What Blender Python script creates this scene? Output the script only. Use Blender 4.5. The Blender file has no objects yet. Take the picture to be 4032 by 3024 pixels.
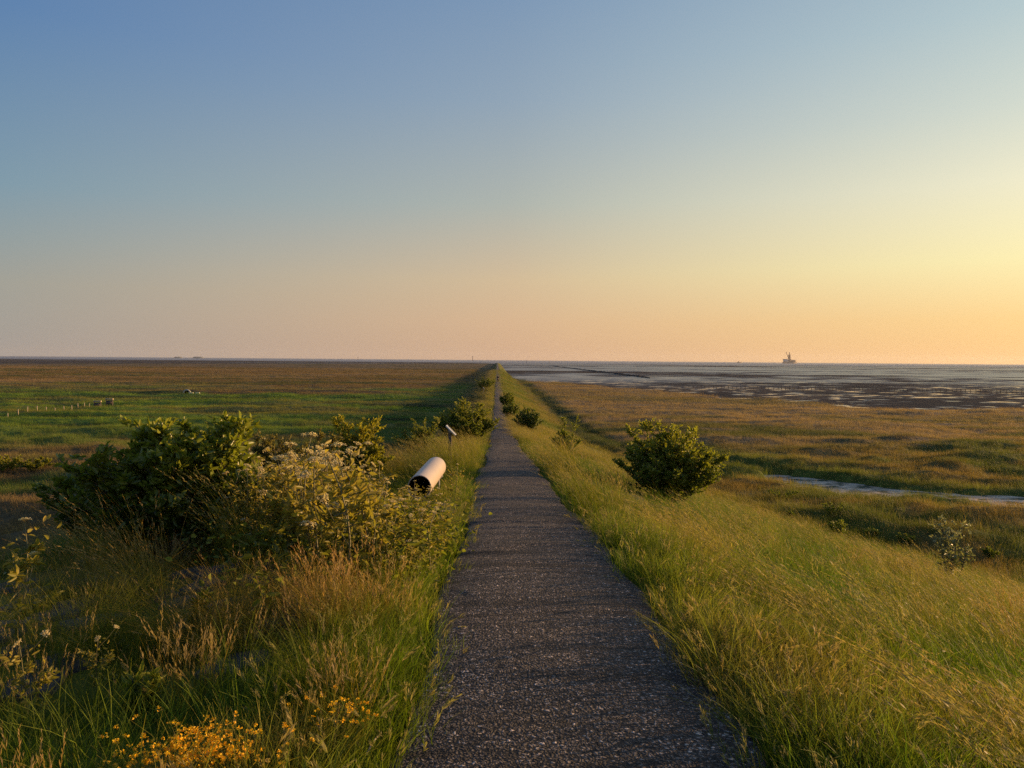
import bpy, math, random
import numpy as np
from mathutils import Matrix, Vector
R = math.radians
rng = np.random.default_rng(7)
random.seed(7)
SC = bpy.context.scene
COL = SC.collection
PI = math.pi

# ------------------------------------------------------------------ camera, exposure, sun, sky
CAM = np.array([-0.36, 0.0, 8.2])
cam = bpy.data.objects.new('camera', bpy.data.cameras.new('camera'))
COL.objects.link(cam); SC.camera = cam
cam.data.lens = 750 / 1024 * 36; cam.data.clip_start = 0.05; cam.data.clip_end = 60000
cam.matrix_world = (Matrix.Translation(CAM) @ Matrix.Rotation(-R(1.15), 4, 'Z')
                    @ Matrix.Rotation(PI / 2 - R(1.826), 4, 'X') @ Matrix.Rotation(R(0.48), 4, 'Z'))
SC.view_settings.view_transform = 'Standard'; SC.view_settings.look = 'None'
SC.view_settings.exposure = 0.7; SC.view_settings.gamma = 1.0
SC.render.engine = 'CYCLES'
SC.cycles.max_bounces = 6; SC.cycles.diffuse_bounces = 3; SC.cycles.glossy_bounces = 3
SC.cycles.transmission_bounces = 4; SC.cycles.transparent_max_bounces = 8
SC.cycles.sample_clamp_indirect = 4; SC.cycles.use_denoising = False; SC.cycles.use_adaptive_sampling = False

SUN_AZ, SUN_EL = 72.0, 7.8
sd = Vector((math.sin(R(SUN_AZ)) * math.cos(R(SUN_EL)), math.cos(R(SUN_AZ)) * math.cos(R(SUN_EL)), math.sin(R(SUN_EL))))
sun = bpy.data.objects.new('sun', bpy.data.lights.new('sun', 'SUN')); COL.objects.link(sun)
sun.data.energy = 4.9; sun.data.angle = R(0.55); sun.data.color = (1.0, 0.60, 0.27)
sun.rotation_euler = sd.to_track_quat('Z', 'Y').to_euler(); sun.location = (60, 40, 40)

def lin(c):
    c = np.array(c) / 255.0
    return tuple(np.where(c < .04045, c / 12.92, ((c + .055) / 1.055) ** 2.4))

W = bpy.data.worlds.new('World'); SC.world = W; W.use_nodes = True
wn, wl = W.node_tree.nodes, W.node_tree.links
bg = wn['Background']; bg.inputs[1].default_value = 0.0625
sky = wn.new('ShaderNodeTexSky'); sky.sky_type = 'NISHITA'; sky.sun_disc = False
sky.sun_elevation = R(SUN_EL); sky.sun_rotation = R(SUN_AZ)
tc = wn.new('ShaderNodeTexCoord'); sx = wn.new('ShaderNodeSeparateXYZ'); wl.new(tc.outputs['Generated'], sx.inputs[0])
def wmath(op, a, b=None):
    n = wn.new('ShaderNodeMath'); n.operation = op
    for i, v in enumerate((a, b)):
        if v is None: continue
        if isinstance(v, (int, float)): n.inputs[i].default_value = v
        else: wl.new(v, n.inputs[i])
    return n.outputs[0]
az = wmath('ARCTAN2', sx.outputs[0], sx.outputs[1])
ang = wmath('ABSOLUTE', wmath('SUBTRACT', az, R(SUN_AZ)))
ang = wmath('MINIMUM', ang, wmath('SUBTRACT', 2 * PI, ang))
def ramp(stops):
    n = wn.new('ShaderNodeValToRGB'); e = n.color_ramp.elements
    n.color_ramp.interpolation = 'B_SPLINE' if False else 'EASE' if False else 'LINEAR'
    while len(e) < len(stops): e.new(0.5)
    for el, (p, c) in zip(e, stops):
        el.position = p
    for el, (p, c) in zip(e, stops):
        el.color = (*c, 1)
    wl.new(sx.outputs[2], n.inputs[0]); return n.outputs[0]
L = lin
zen = lin((52, 84, 142))
SKY = [  # angle from the sun's bearing, colour by sine of elevation
    (0, [(0, (1.05, .62, .25)), (.06, (1.3, .95, .42)), (.12, (1.55, 1.3, .72)), (.2, (1.15, 1.08, .74)), (.3, (.8, .85, .72)), (.45, (.4, .52, .57)), (1, zen)]),
    (37, [(0, L((253, 197, 130))), (.05, L((255, 212, 142))), (.116, L((255, 240, 178))), (.2, L((241, 236, 204))), (.277, L((211, 219, 207))), (.367, L((182, 202, 206))), (.6, L((118, 150, 184))), (1, zen)]),
    (71, [(0, L((211, 170, 138))), (.05, L((217, 180, 143))), (.105, L((213, 188, 152))), (.202, L((176, 182, 174))), (.324, L((146, 166, 184))), (.428, L((126, 153, 183))), (.7, L((84, 118, 168))), (1, zen)]),
    (105, [(0, L((165, 156, 149))), (.082, L((162, 160, 150))), (.13, L((147, 159, 160))), (.187, L((128, 155, 170))), (.36, L((94, 131, 175))), (.65, L((70, 105, 160))), (1, zen)]),
]
col = None
prev = None
for a0, st in SKY:
    c = ramp(st)
    if col is None: col = c
    else:
        m = wn.new('ShaderNodeMapRange'); m.interpolation_type = 'LINEAR'
        wl.new(ang, m.inputs[0]); m.inputs[1].default_value = R(prev); m.inputs[2].default_value = R(a0)
        mx = wn.new('ShaderNodeMix'); mx.data_type = 'RGBA'; wl.new(m.outputs[0], mx.inputs[0])
        wl.new(col, mx.inputs[6]); wl.new(c, mx.inputs[7]); col = mx.outputs[2]
    prev = a0
sc10 = wn.new('ShaderNodeVectorMath'); sc10.operation = 'SCALE'; wl.new(col, sc10.inputs[0]); sc10.inputs['Scale'].default_value = 10.0
mx = wn.new('ShaderNodeMix'); mx.data_type = 'RGBA'; mx.inputs[0].default_value = 0.94
wl.new(sky.outputs[0], mx.inputs[6]); wl.new(sc10.outputs[0], mx.inputs[7]); wl.new(mx.outputs[2], bg.inputs[0])

# ------------------------------------------------------------------ small helpers
def tag(o, label=None, cat=None, group=None, kind=None):
    if label: o['label'] = label
    if cat: o['category'] = cat
    if group: o['group'] = group
    if kind: o['kind'] = kind
    return o
def empty(name, loc, rz=0.0):
    o = bpy.data.objects.new(name, None); COL.objects.link(o)
    o.location = loc; o.rotation_euler = (0, 0, rz); o.empty_display_size = 0.1; return o
def link(name, me, parent=None, mat=None, loc=None):
    o = bpy.data.objects.new(name, me); COL.objects.link(o)
    if mat and not me.materials: me.materials.append(mat)
    if parent: o.parent = parent
    if loc is not None: o.location = loc
    return o
def copy_tree(o, parent=None):
    c = o.copy(); COL.objects.link(c); c.parent = parent
    for ch in list(o.children): copy_tree(ch, c)
    return c
def mesh_np(name, V, faces, smooth=False, attrs=None):
    """faces: list of integer arrays (m,k)."""
    V = np.asarray(V, np.float32).reshape(-1, 3)
    faces = [np.asarray(f, np.int32) for f in faces if len(f)]
    me = bpy.data.meshes.new(name)
    me.vertices.add(len(V)); me.vertices.foreach_set('co', V.ravel())
    li = np.concatenate([f.ravel() for f in faces]); tot = np.concatenate([np.full(len(f), f.shape[1], np.int32) for f in faces])
    st = np.concatenate([[0], np.cumsum(tot)[:-1]]).astype(np.int32)
    me.loops.add(len(li)); me.loops.foreach_set('vertex_index', li)
    me.polygons.add(len(tot)); me.polygons.foreach_set('loop_start', st); me.polygons.foreach_set('loop_total', tot)
    if smooth: me.polygons.foreach_set('use_smooth', np.ones(len(tot), bool))
    for k, a in (attrs or {}).items():
        a = np.asarray(a, np.float32)
        if a.ndim == 1:
            at = me.attributes.new(k, 'FLOAT', 'POINT'); at.data.foreach_set('value', a)
        else:
            if a.shape[1] == 3: a = np.hstack([a, np.ones((len(a), 1), np.float32)])
            at = me.attributes.new(k, 'FLOAT_COLOR', 'POINT'); at.data.foreach_set('color', a.ravel())
    me.update(calc_edges=True); me.validate()
    return me
class MB:
    """collects pieces into one mesh"""
    def __init__(s): s.V = []; s.F = {}; s.n = 0
    def add(s, V, F):
        V = np.asarray(V, float).reshape(-1, 3)
        for f in F:
            f = np.asarray(f, int)
            if f.ndim == 1: f = f[None]
            s.F.setdefault(f.shape[1], []).append(f + s.n)
        s.V.append(V); s.n += len(V)
    def box(s, c, size, rot=None, top=1.0):
        x, y, z = np.array(size) / 2
        V = np.array([[-x, -y, -z], [x, -y, -z], [x, y, -z], [-x, y, -z], [-x * top, -y * top, z], [x * top, -y * top, z], [x * top, y * top, z], [-x * top, y * top, z]])
        if rot is not None: V = V @ np.array(rot).T
        s.add(V + np.array(c), [[[0, 3, 2, 1], [4, 5, 6, 7], [0, 1, 5, 4], [1, 2, 6, 5], [2, 3, 7, 6], [3, 0, 4, 7]]])
    def tube(s, P, rad, n=8, cap=True):
        P = np.asarray(P, float); rad = np.broadcast_to(np.asarray(rad, float), (len(P),))
        T = np.gradient(P, axis=0); T /= np.linalg.norm(T, axis=1)[:, None] + 1e-9
        up = np.array([0, 0, 1.0]) if abs(T[:, 2]).mean() < .9 else np.array([1.0, 0, 0])
        A = np.cross(T, up); A /= np.linalg.norm(A, axis=1)[:, None] + 1e-9; B = np.cross(T, A)
        th = np.arange(n) * 2 * PI / n
        V = P[:, None] + rad[:, None, None] * (np.cos(th)[None, :, None] * A[:, None] + np.sin(th)[None, :, None] * B[:, None])
        m = len(P); i = np.arange(m - 1)[:, None] * n; j = np.arange(n)[None]; j2 = (j + 1) % n
        Q = np.stack([i + j, i + j2, i + n + j2, i + n + j], -1).reshape(-1, 4)
        F = [Q]
        if cap: F += [np.arange(n)[::-1][None], (np.arange(n) + (m - 1) * n)[None]]
        s.add(V, F)
    def build(s, name, mat=None, parent=None, smooth=False, bevel=0, attrs=None):
        me = mesh_np(name, np.vstack(s.V), [np.vstack(f) for f in s.F.values()], smooth, attrs)
        o = link(name, me, parent, mat)
        if bevel:
            b = o.modifiers.new('bevel', 'BEVEL'); b.width = bevel; b.segments = 2; b.limit_method = 'ANGLE'
        return o

# value noise
_P = rng.random((256, 256))
def vnoise(x, y, seed=0):
    x = np.asarray(x, float) + seed * 17.31; y = np.asarray(y, float) + seed * 9.73
    xi = np.floor(x).astype(int); yi = np.floor(y).astype(int); fx = x - xi; fy = y - yi
    fx = fx * fx * (3 - 2 * fx); fy = fy * fy * (3 - 2 * fy)
    g = lambda a, b: _P[a & 255, b & 255]
    return (g(xi, yi) * (1 - fx) + g(xi + 1, yi) * fx) * (1 - fy) + (g(xi, yi + 1) * (1 - fx) + g(xi + 1, yi + 1) * fx) * fy
def fbm(x, y, oct=4, seed=0):
    s = 0; a = .5; t = 0
    for o in range(oct):
        s = s + a * vnoise(x * 2 ** o, y * 2 ** o, seed + o * 3); t += a; a *= .5
    return s / t
def sstep(a, b, x):
    t = np.clip((x - a) / (b - a), 0, 1); return t * t * (3 - 2 * t)
def lerp(a, b, t): return a + (b - a) * t

# ------------------------------------------------------------------ the lie of the land
_hy = np.array([-60, -10, 0, 3.1, 6.6, 8.5, 12.5, 16, 21, 28, 35, 45, 56, 75, 110, 3000.])
_hh = np.array([1.75, 1.62, 1.62, 1.68, 1.87, 2.0, 2.33, 2.58, 2.97, 3.5, 3.98, 4.6, 5.1, 5.65, 5.85, 5.85])
_dy = np.linspace(-60, 200, 2600); _dh = np.interp(_dy, _hy, _hh)
_k = np.hanning(61); _k /= _k.sum(); _dhs = np.convolve(np.pad(_dh, 30, 'edge'), _k, 'valid')
def crest(y): return 8.2 - np.interp(y, _dy, _dhs)
# tidal creek on the right, in plan
CREEK = np.array([[16, 70], [18.4, 58.5], [21.5, 54], [25.0, 48.8], [28.5, 46.2], [33, 44.2], [42, 41.5], [60, 39]])
CREEKW = np.array([.5, .9, 2.2, 3.1, 3.4, 3.5, 3.8, 4.2])
def creek_dist(x, y):
    best = np.full(np.shape(x), 1e9); 
    for (a, b, wa, wb) in zip(CREEK[:-1], CREEK[1:], CREEKW[:-1], CREEKW[1:]):
        d = b - a; t = np.clip(((x - a[0]) * d[0] + (y - a[1]) * d[1]) / (d @ d), 0, 1)
        dist = np.hypot(x - a[0] - t * d[0], y - a[1] - t * d[1]) - lerp(wa, wb, t)
        best = np.minimum(best, dist)
    return best
def right_edge(x):   # shore of the right-hand reed, y as a function of x
    return np.interp(x, [0, 8, 30, 44, 52, 70, 91, 150, 400], [330, 318, 262, 222, 172, 150, 136, 122, 100])
def marsh_mask(x, y):
    e = right_edge(np.maximum(x, 0)); n = (fbm(x / 22, y / 22, 3, 5) - .5)
    mr = sstep(14, -14, y - e + n * 50)
    le = np.interp(-x, [0, 250, 370, 546, 900], [1650, 1250, 1080, 800, 600]); ml = sstep(25, -25, y - le + n * 160)
    return np.where(x > 0, mr, ml)
def dam_end(y): return sstep(1640, 1560, y)
def slope_at(y): return np.interp(y, [-60, 12, 30, 75, 3000], [4.2, 4.2, 3.7, 2.7, 2.7])
def reach(x, y):
    """0 at the crest, 1 at the foot of the bank"""
    c = crest(y) * dam_end(y); sh = np.where(x < 0, np.interp(y, [-60, 9, 16, 30, 3000], [5.2, 5.2, 4.2, 0, 0]), 0)
    ax = np.abs(x) - 1.25; ax = np.where(ax < sh, ax * .40, sh * .40 + (ax - sh))
    return ax / (c * slope_at(y) + 1e-3)
def H(x, y):
    x = np.asarray(x, float); y = np.asarray(y, float)
    c = crest(y) * dam_end(y)
    t = np.clip(reach(x, y), 0, 1.3)
    prof = np.where(t < 1, (1 - np.minimum(t, 1)) ** 1.18, 0)
    mm = marsh_mask(x, y)
    flat = 1 - sstep(.8, 1.05, 1 - t + .2)          # 0 on the mound, 1 out on the flat
    out = sstep(.75, 1.15, t)
    # marsh relief: low hummocks drawn out across the view
    n1 = fbm(x / 9, y / 4.2, 4, 11) - .5
    n2 = fbm(x / 30, y / 11, 3, 15) - .5
    n3 = np.maximum(fbm(x / 4.5, y / 2.6, 3, 17) - .45, 0) * sstep(85, 60, y - np.abs(x) * .1) * sstep(6, 14, np.abs(x))
    rel = (n1 * 1.0 + n2 * .7 + n3 * 2.0) * out
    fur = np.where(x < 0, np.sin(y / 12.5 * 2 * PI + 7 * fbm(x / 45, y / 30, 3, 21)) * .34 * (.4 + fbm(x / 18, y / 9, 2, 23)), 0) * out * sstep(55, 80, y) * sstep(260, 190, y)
    z = c * prof + (rel + fur) * mm
    z = z + ((fbm(x / 1.5, y / 1.5, 3, 2) - .5) * .30 + (fbm(x / 5, y / 6, 3, 6) - .5) * .5 * sstep(20, 50, y)) * (1 - out) * sstep(.95, 2.2, np.abs(x))
    z = lerp(-1.7, z, np.maximum(mm, np.where(np.abs(x) < 9, sstep(1.15, .6, t) * dam_end(y), 0)))
    # ditches and creek
    cd = creek_dist(x, y); z = lerp(z, -1.15, sstep(.7, -.5, cd + (fbm(x / 2, y / 2, 2, 8) - .5) * 1.2))
    dr = np.abs(x - 9.3 - np.interp(y, [45, 60, 80, 140], [7, 4, 1.5, 0])); z = z - .42 * np.exp(-(dr / .9) ** 2) * sstep(62, 70, y) * sstep(250, 200, y)
    dl = np.abs(y - 171 - .03 * x - 2 * np.sin(x / 17)); z = z - 1.15 * np.exp(-(dl / 1.5) ** 2) * sstep(-44, -50, x)
    return z - .07 * sstep(.95, .7, np.abs(x)) 
MW = np.array(cam.matrix_world.to_3x3())
def ray(px, py):
    d = MW @ np.array([(px - 512) / 750, -(py - 384) / 750, -1.0]); return d
def at(px, py, y=None):
    """where the sight line through a pixel of the 1024 x 768 photograph meets the ground (or reaches a given depth)"""
    d = ray(px, py)
    if y is not None: return CAM + d * (y / d[1])
    t = np.geomspace(1.2, 1500, 6000); P = CAM[None] + d[None] * t[:, None]
    k = np.argmax(P[:, 2] < H(P[:, 0], P[:, 1])); return P[k]
def gz(x, y): return float(H(np.array([x]), np.array([y]))[0])
def pix(p):
    q = MW.T @ (np.array(p) - CAM); return 512 + 750 * q[0] / -q[2], 384 - 750 * q[1] / -q[2]

# ------------------------------------------------------------------ what grows where (plant colours with furrow shade painted in, linear)
def A3(*c): return np.array(c, float)
def vegcol(x, y):
    x = np.asarray(x, float); y = np.asarray(y, float)
    def mixc(a, b, t): return a + (b - a) * np.asarray(t)[..., None]
    n1 = fbm(x / 1.3, y / 1.6, 3, 31); n2 = fbm(x / 14, y / 14, 4, 37); n3 = fbm(x / 70, y / 22, 4, 41)
    olive, gold, brown = A3(.125, .16, .014), A3(.225, .20, .036), A3(.20, .14, .055)
    dkgreen, green, tan = A3(.09, .13, .03), A3(.16, .25, .03), A3(.27, .185, .095)
    z8 = np.zeros(x.shape)[..., None]
    near = mixc(olive + z8, gold, sstep(.46, .66, n1) * .9); near = mixc(near, brown, sstep(.58, .78, fbm(x / .8, y / .8, 2, 44)) * .45); near = mixc(near, A3(.075, .13, .014), sstep(.50, .64, fbm(x / 2.1, y / 2.6, 3, 47)) * .8 * (x > 0))
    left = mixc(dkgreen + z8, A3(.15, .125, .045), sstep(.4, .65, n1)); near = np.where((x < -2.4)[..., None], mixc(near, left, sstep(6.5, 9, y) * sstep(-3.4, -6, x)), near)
    near = mixc(near, mixc(A3(.27, .20, .04) + z8, A3(.16, .17, .02), sstep(.5, .68, fbm(x / .7, y / .7, 2, 49))), sstep(-.9, -1.5, x) * sstep(10, 7, y) * .88)
    near = mixc(near, olive, sstep(20, 26, y) * .3 * np.ones_like(x))
    # left marsh
    lm = mixc(green + z8, A3(.11, .19, .024), sstep(.4, .6, n2)); lm = mixc(lm, A3(.20, .18, .045), sstep(.5, .64, fbm(x / 40, y / 6, 3, 51)) * .85)
    lm = mixc(lm, A3(.028, .048, .014), sstep(-.1, .4, -np.sin(y / 12.5 * 2 * PI + 7 * fbm(x / 45, y / 30, 3, 21))) * sstep(.25, .45, fbm(x / 30, y / 9, 3, 57)))  # furrow shadows painted in as dark green bands along the troughs
    lowl = mixc(A3(.13, .18, .035) + z8, A3(.21, .15, .07), sstep(.45, .58, n2)); lm = mixc(lowl, lm, sstep(62, 92, y + (n2 - .5) * 70))
    far = mixc(tan + z8, A3(.19, .13, .055), sstep(.42, .6, n3)); far = mixc(far, A3(.08, .095, .026), sstep(.56, .68, fbm(x / 90, y / 14, 4, 55)))
    damside = sstep(-34, -8, x) * 70
    lm = mixc(lm, far, sstep(150, 230, y - damside + (n3 - .5) * 190))
    # right marsh
    rm = mixc(A3(.31, .22, .118) + z8, A3(.225, .175, .075), sstep(.45, .65, n3)); rm = mixc(rm, A3(.10, .11, .03), sstep(.52, .64, fbm(x / 12, y / 5, 3, 61)) * sstep(140, 85, y))
    tuss = mixc(A3(.27, .19, .055) + z8, A3(.12, .14, .028), sstep(.42, .6, fbm(x / 5, y / 3, 3, 66))); rm = mixc(tuss, rm, sstep(58, 76, y - x * .12 + (n2 - .5) * 18))
    cd = creek_dist(x, y); rm = mixc(rm, A3(.15, .18, .03), sstep(5, 1.0, cd) * .85)
    dr = np.abs(x - 9.8); rm = mixc(rm, A3(.05, .08, .02), sstep(3, .8, dr) * sstep(62, 75, y) * .9)
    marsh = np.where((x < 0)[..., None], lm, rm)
    t = reach(x, y)
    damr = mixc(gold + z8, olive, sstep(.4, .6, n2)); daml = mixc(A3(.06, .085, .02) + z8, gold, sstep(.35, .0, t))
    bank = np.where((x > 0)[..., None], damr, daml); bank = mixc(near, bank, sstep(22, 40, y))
    out = mixc(bank, marsh, sstep(.8, 1.1, t))
    return out * (0.85 + .3 * fbm(x / .5, y / .5, 2, 71))[..., None]

# ------------------------------------------------------------------ materials
def newmat(name):
    m = bpy.data.materials.new(name); m.use_nodes = True
    nt = m.node_tree; b = nt.nodes['Principled BSDF']; return m, nt.nodes, nt.links, b
def plain(name, c, rough=.6, metal=0, spec=.5, noise=0, nscale=20, bump=0):
    m, n, l, b = newmat(name)
    b.inputs['Base Color'].default_value = (*c, 1); b.inputs['Roughness'].default_value = rough
    b.inputs['Metallic'].default_value = metal; b.inputs['Specular IOR Level'].default_value = spec
    if noise or bump:
        t = n.new('ShaderNodeTexCoord'); no = n.new('ShaderNodeTexNoise'); no.inputs['Scale'].default_value = nscale; no.inputs['Detail'].default_value = 6
        l.new(t.outputs['Object'], no.inputs['Vector'])
        if noise:
            r = n.new('ShaderNodeMapRange'); l.new(no.outputs[0], r.inputs[0]); r.inputs[1].default_value = .3; r.inputs[2].default_value = .7
            r.inputs[3].default_value = 1 - noise; r.inputs[4].default_value = 1 + noise
            v = n.new('ShaderNodeVectorMath'); v.operation = 'SCALE'; v.inputs[0].default_value = c; l.new(r.outputs[0], v.inputs['Scale']); l.new(v.outputs[0], b.inputs['Base Color'])
        if bump:
            bp = n.new('ShaderNodeBump'); bp.inputs['Strength'].default_value = bump; bp.inputs['Distance'].default_value = .02; l.new(no.outputs[0], bp.inputs['Height']); l.new(bp.outputs[0], b.inputs['Normal'])
    return m
def leafy(name, young, old, trans=.35, rough=.45, spec=.35, attr='v', instancer=False, headcol=None):
    """thin leaves or blades: colour runs from old to young with the attribute, part of the light comes through"""
    m, n, l, b = newmat(name)
    out = n['Material Output']
    a = n.new('ShaderNodeAttribute'); a.attribute_name = attr
    mx = n.new('ShaderNodeMix'); mx.data_type = 'RGBA'
    if instancer:
        s = n.new('ShaderNodeSeparateColor'); l.new(a.outputs['Color'], s.inputs[0])
        ia = n.new('ShaderNodeAttribute'); ia.attribute_type = 'INSTANCER'; ia.attribute_name = 'col'
        v = n.new('ShaderNodeVectorMath'); v.operation = 'MULTIPLY'; v.inputs[1].default_value = old; l.new(ia.outputs['Color'], v.inputs[0])
        v2 = n.new('ShaderNodeVectorMath'); v2.operation = 'MULTIPLY'; v2.inputs[1].default_value = young; l.new(ia.outputs['Color'], v2.inputs[0])
        l.new(s.outputs[0], mx.inputs[0]); l.new(v.outputs[0], mx.inputs[6]); l.new(v2.outputs[0], mx.inputs[7])
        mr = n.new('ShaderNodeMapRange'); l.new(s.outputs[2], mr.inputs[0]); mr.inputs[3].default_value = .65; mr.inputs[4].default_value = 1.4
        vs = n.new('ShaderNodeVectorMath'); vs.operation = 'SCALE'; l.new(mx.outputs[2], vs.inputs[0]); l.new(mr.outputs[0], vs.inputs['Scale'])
        mh = n.new('ShaderNodeMix'); mh.data_type = 'RGBA'; l.new(s.outputs[1], mh.inputs[0]); l.new(vs.outputs[0], mh.inputs[6]); hm_ = n.new('ShaderNodeMix'); hm_.data_type = 'RGBA'; hm_.inputs[0].default_value = .5; hm_.inputs[6].default_value = (*(headcol or (.2, .14, .07)), 1); l.new(vs.outputs[0], hm_.inputs[7]); l.new(hm_.outputs[2], mh.inputs[7])
        colr = mh.outputs[2]
    else:
        l.new(a.outputs['Fac'], mx.inputs[0]); mx.inputs[6].default_value = (*old, 1); mx.inputs[7].default_value = (*young, 1); colr = mx.outputs[2]
    l.new(colr, b.inputs['Base Color']); b.inputs['Roughness'].default_value = rough; b.inputs['Specular IOR Level'].default_value = spec
    tr = n.new('ShaderNodeBsdfTranslucent'); ms = n.new('ShaderNodeMixShader'); ms.inputs[0].default_value = trans
    tv = n.new('ShaderNodeVectorMath'); tv.operation = 'MULTIPLY'; tv.inputs[1].default_value = (1.25, 1.3, .7); l.new(colr, tv.inputs[0]); l.new(tv.outputs[0], tr.inputs[0])
    l.new(b.outputs[0], ms.inputs[1]); l.new(tr.outputs[0], ms.inputs[2]); l.new(ms.outputs[0], out.inputs[0])
    return m
def texnoise(n, l, scale, detail=4, vec=None, w=None):
    t = n.new('ShaderNodeTexNoise'); t.inputs['Scale'].default_value = scale; t.inputs['Detail'].default_value = detail
    if vec is not None: l.new(vec, t.inputs['Vector'])
    return t.outputs[0]
def mapr(n, l, src, a, b, c=0., d=1.):
    r = n.new('ShaderNodeMapRange'); l.new(src, r.inputs[0]); r.inputs[1].default_value = a; r.inputs[2].default_value = b; r.inputs[3].default_value = c; r.inputs[4].default_value = d
    return r.outputs[0]
def mathn(n, l, op, a, b):
    m = n.new('ShaderNodeMath'); m.operation = op
    for i, v in enumerate((a, b)):
        if isinstance(v, (int, float)): m.inputs[i].default_value = v
        else: l.new(v, m.inputs[i])
    return m.outputs[0]
def mapping(n, l, scale, loc=(0, 0, 0)):
    g = n.new('ShaderNodeNewGeometry'); mp = n.new('ShaderNodeMapping'); l.new(g.outputs['Position'], mp.inputs[0]); mp.inputs['Scale'].default_value = scale; mp.inputs['Location'].default_value = loc
    return mp.outputs[0]

# ground under the plants
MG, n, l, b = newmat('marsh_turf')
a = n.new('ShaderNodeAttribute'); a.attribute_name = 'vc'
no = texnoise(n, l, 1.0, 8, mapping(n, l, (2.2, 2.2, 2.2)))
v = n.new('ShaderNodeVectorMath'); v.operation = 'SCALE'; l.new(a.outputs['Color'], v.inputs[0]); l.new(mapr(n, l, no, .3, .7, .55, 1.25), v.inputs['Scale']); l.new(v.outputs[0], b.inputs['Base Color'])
b.inputs['Roughness'].default_value = .95; b.inputs['Specular IOR Level'].default_value = .1
bp = n.new('ShaderNodeBump'); bp.inputs['Strength'].default_value = .9; bp.inputs['Distance'].default_value = .25; l.new(no, bp.inputs['Height']); l.new(bp.outputs[0], b.inputs['Normal'])

# asphalt with loose pale chippings
MA, n, l, b = newmat('worn_asphalt')
vo = n.new('ShaderNodeTexVoronoi'); vo.inputs['Scale'].default_value = 62; g = n.new('ShaderNodeNewGeometry'); wj = n.new('ShaderNodeTexNoise'); wj.inputs['Scale'].default_value = 26; l.new(g.outputs['Position'], wj.inputs['Vector'])
wa = n.new('ShaderNodeVectorMath'); wa.operation = 'MULTIPLY_ADD'; l.new(wj.outputs['Color'], wa.inputs[0]); wa.inputs[1].default_value = (.05, .05, .05); l.new(g.outputs['Position'], wa.inputs[2]); l.new(wa.outputs[0], vo.inputs['Vector'])
sp = n.new('ShaderNodeSeparateColor'); l.new(vo.outputs['Color'], sp.inputs[0])
cr = n.new('ShaderNodeValToRGB'); l.new(sp.outputs[0], cr.inputs[0]); e = cr.color_ramp.elements
for _ in range(3): e.new(.5)
for el, (p, c) in zip(e, [(0, (.034, .0285, .024)), (.4, (.088, .073, .061)), (.72, (.168, .138, .113)), (.92, (.31, .25, .20)), (1, (.62, .51, .41))]):
    el.position = p; el.color = (*c, 1)
big = texnoise(n, l, 1., 5, mapping(n, l, (1.1, .55, 1))); crk_shade = texnoise(n, l, 1., 4, mapping(n, l, (.55, 5.2, 1)))
tone = mathn(n, l, 'MULTIPLY', mapr(n, l, big, .3, .7, .72, 1.22), mapr(n, l, crk_shade, .36, .47, .42, 1.05))  # cross streaks: tar cracks plus ripple shading painted into the tone
tone = mathn(n, l, 'MULTIPLY', tone, mapr(n, l, vo.outputs['Distance'], .36, .64, 1.2, .14))
v = n.new('ShaderNodeVectorMath'); v.operation = 'SCALE'; l.new(cr.outputs[0], v.inputs[0]); l.new(tone, v.inputs['Scale']); l.new(v.outputs[0], b.inputs['Base Color'])
b.inputs['Roughness'].default_value = .8; b.inputs['Specular IOR Level'].default_value = .35
hh = mathn(n, l, 'MULTIPLY', mapr(n, l, vo.outputs['Distance'], 0, .7, 1, 0), mapr(n, l, sp.outputs[1], 0, 1, .25, 1))
bp = n.new('ShaderNodeBump'); bp.inputs['Strength'].default_value = 1.0; bp.inputs['Distance'].default_value = .028; l.new(hh, bp.inputs['Height']); l.new(bp.outputs[0], b.inputs['Normal'])

# tidal flat: dark mud, wet film and open water
MT, n, l, b = newmat('tidal_mud_and_water')
g = n.new('ShaderNodeNewGeometry'); s = n.new('ShaderNodeSeparateXYZ'); l.new(g.outputs['Position'], s.inputs[0])
nb = texnoise(n, l, 1., 6, mapping(n, l, (1 / 330, 1 / 105, 1))); nm = texnoise(n, l, 1., 5, mapping(n, l, (1 / 26, 1 / 16, 1))); ns = texnoise(n, l, 1., 3, mapping(n, l, (1 / 5.5, 1 / 4.2, 1)))
fary = mapr(n, l, s.outputs[1], 240, 420); leftx = mapr(n, l, s.outputs[0], 12, -60)
wfar = mathn(n, l, 'ADD', mathn(n, l, 'MULTIPLY', nb, .55), mathn(n, l, 'MULTIPLY', nm, .45))
thr = mathn(n, l, 'ADD', .476, mathn(n, l, 'MULTIPLY', leftx, .12))
wfar = mapr(n, l, mathn(n, l, 'SUBTRACT', wfar, thr), -.025, .03)
wnear = mathn(n, l, 'MULTIPLY', mapr(n, l, ns, .545, .61), mapr(n, l, nm, .38, .50))
wm = n.new('ShaderNodeMix'); wm.data_type = 'FLOAT'; l.new(fary, wm.inputs[0]); l.new(wnear, wm.inputs[2]); l.new(wfar, wm.inputs[3])
wat = wm.outputs[0]
sea = mapr(n, l, s.outputs[1], 2100, 2600); wat2 = mathn(n, l, 'MAXIMUM', wat, sea)
mc = n.new('ShaderNodeMix'); mc.data_type = 'RGBA'; l.new(wat2, mc.inputs[0]); mc.inputs[6].default_value = (.028, .025, .022, 1); mc.inputs[7].default_value = (.035, .04, .047, 1); l.new(mc.outputs[2], b.inputs['Base Color'])
mudr = mapr(n, l, nm, .35, .65, .42, .75)
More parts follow.
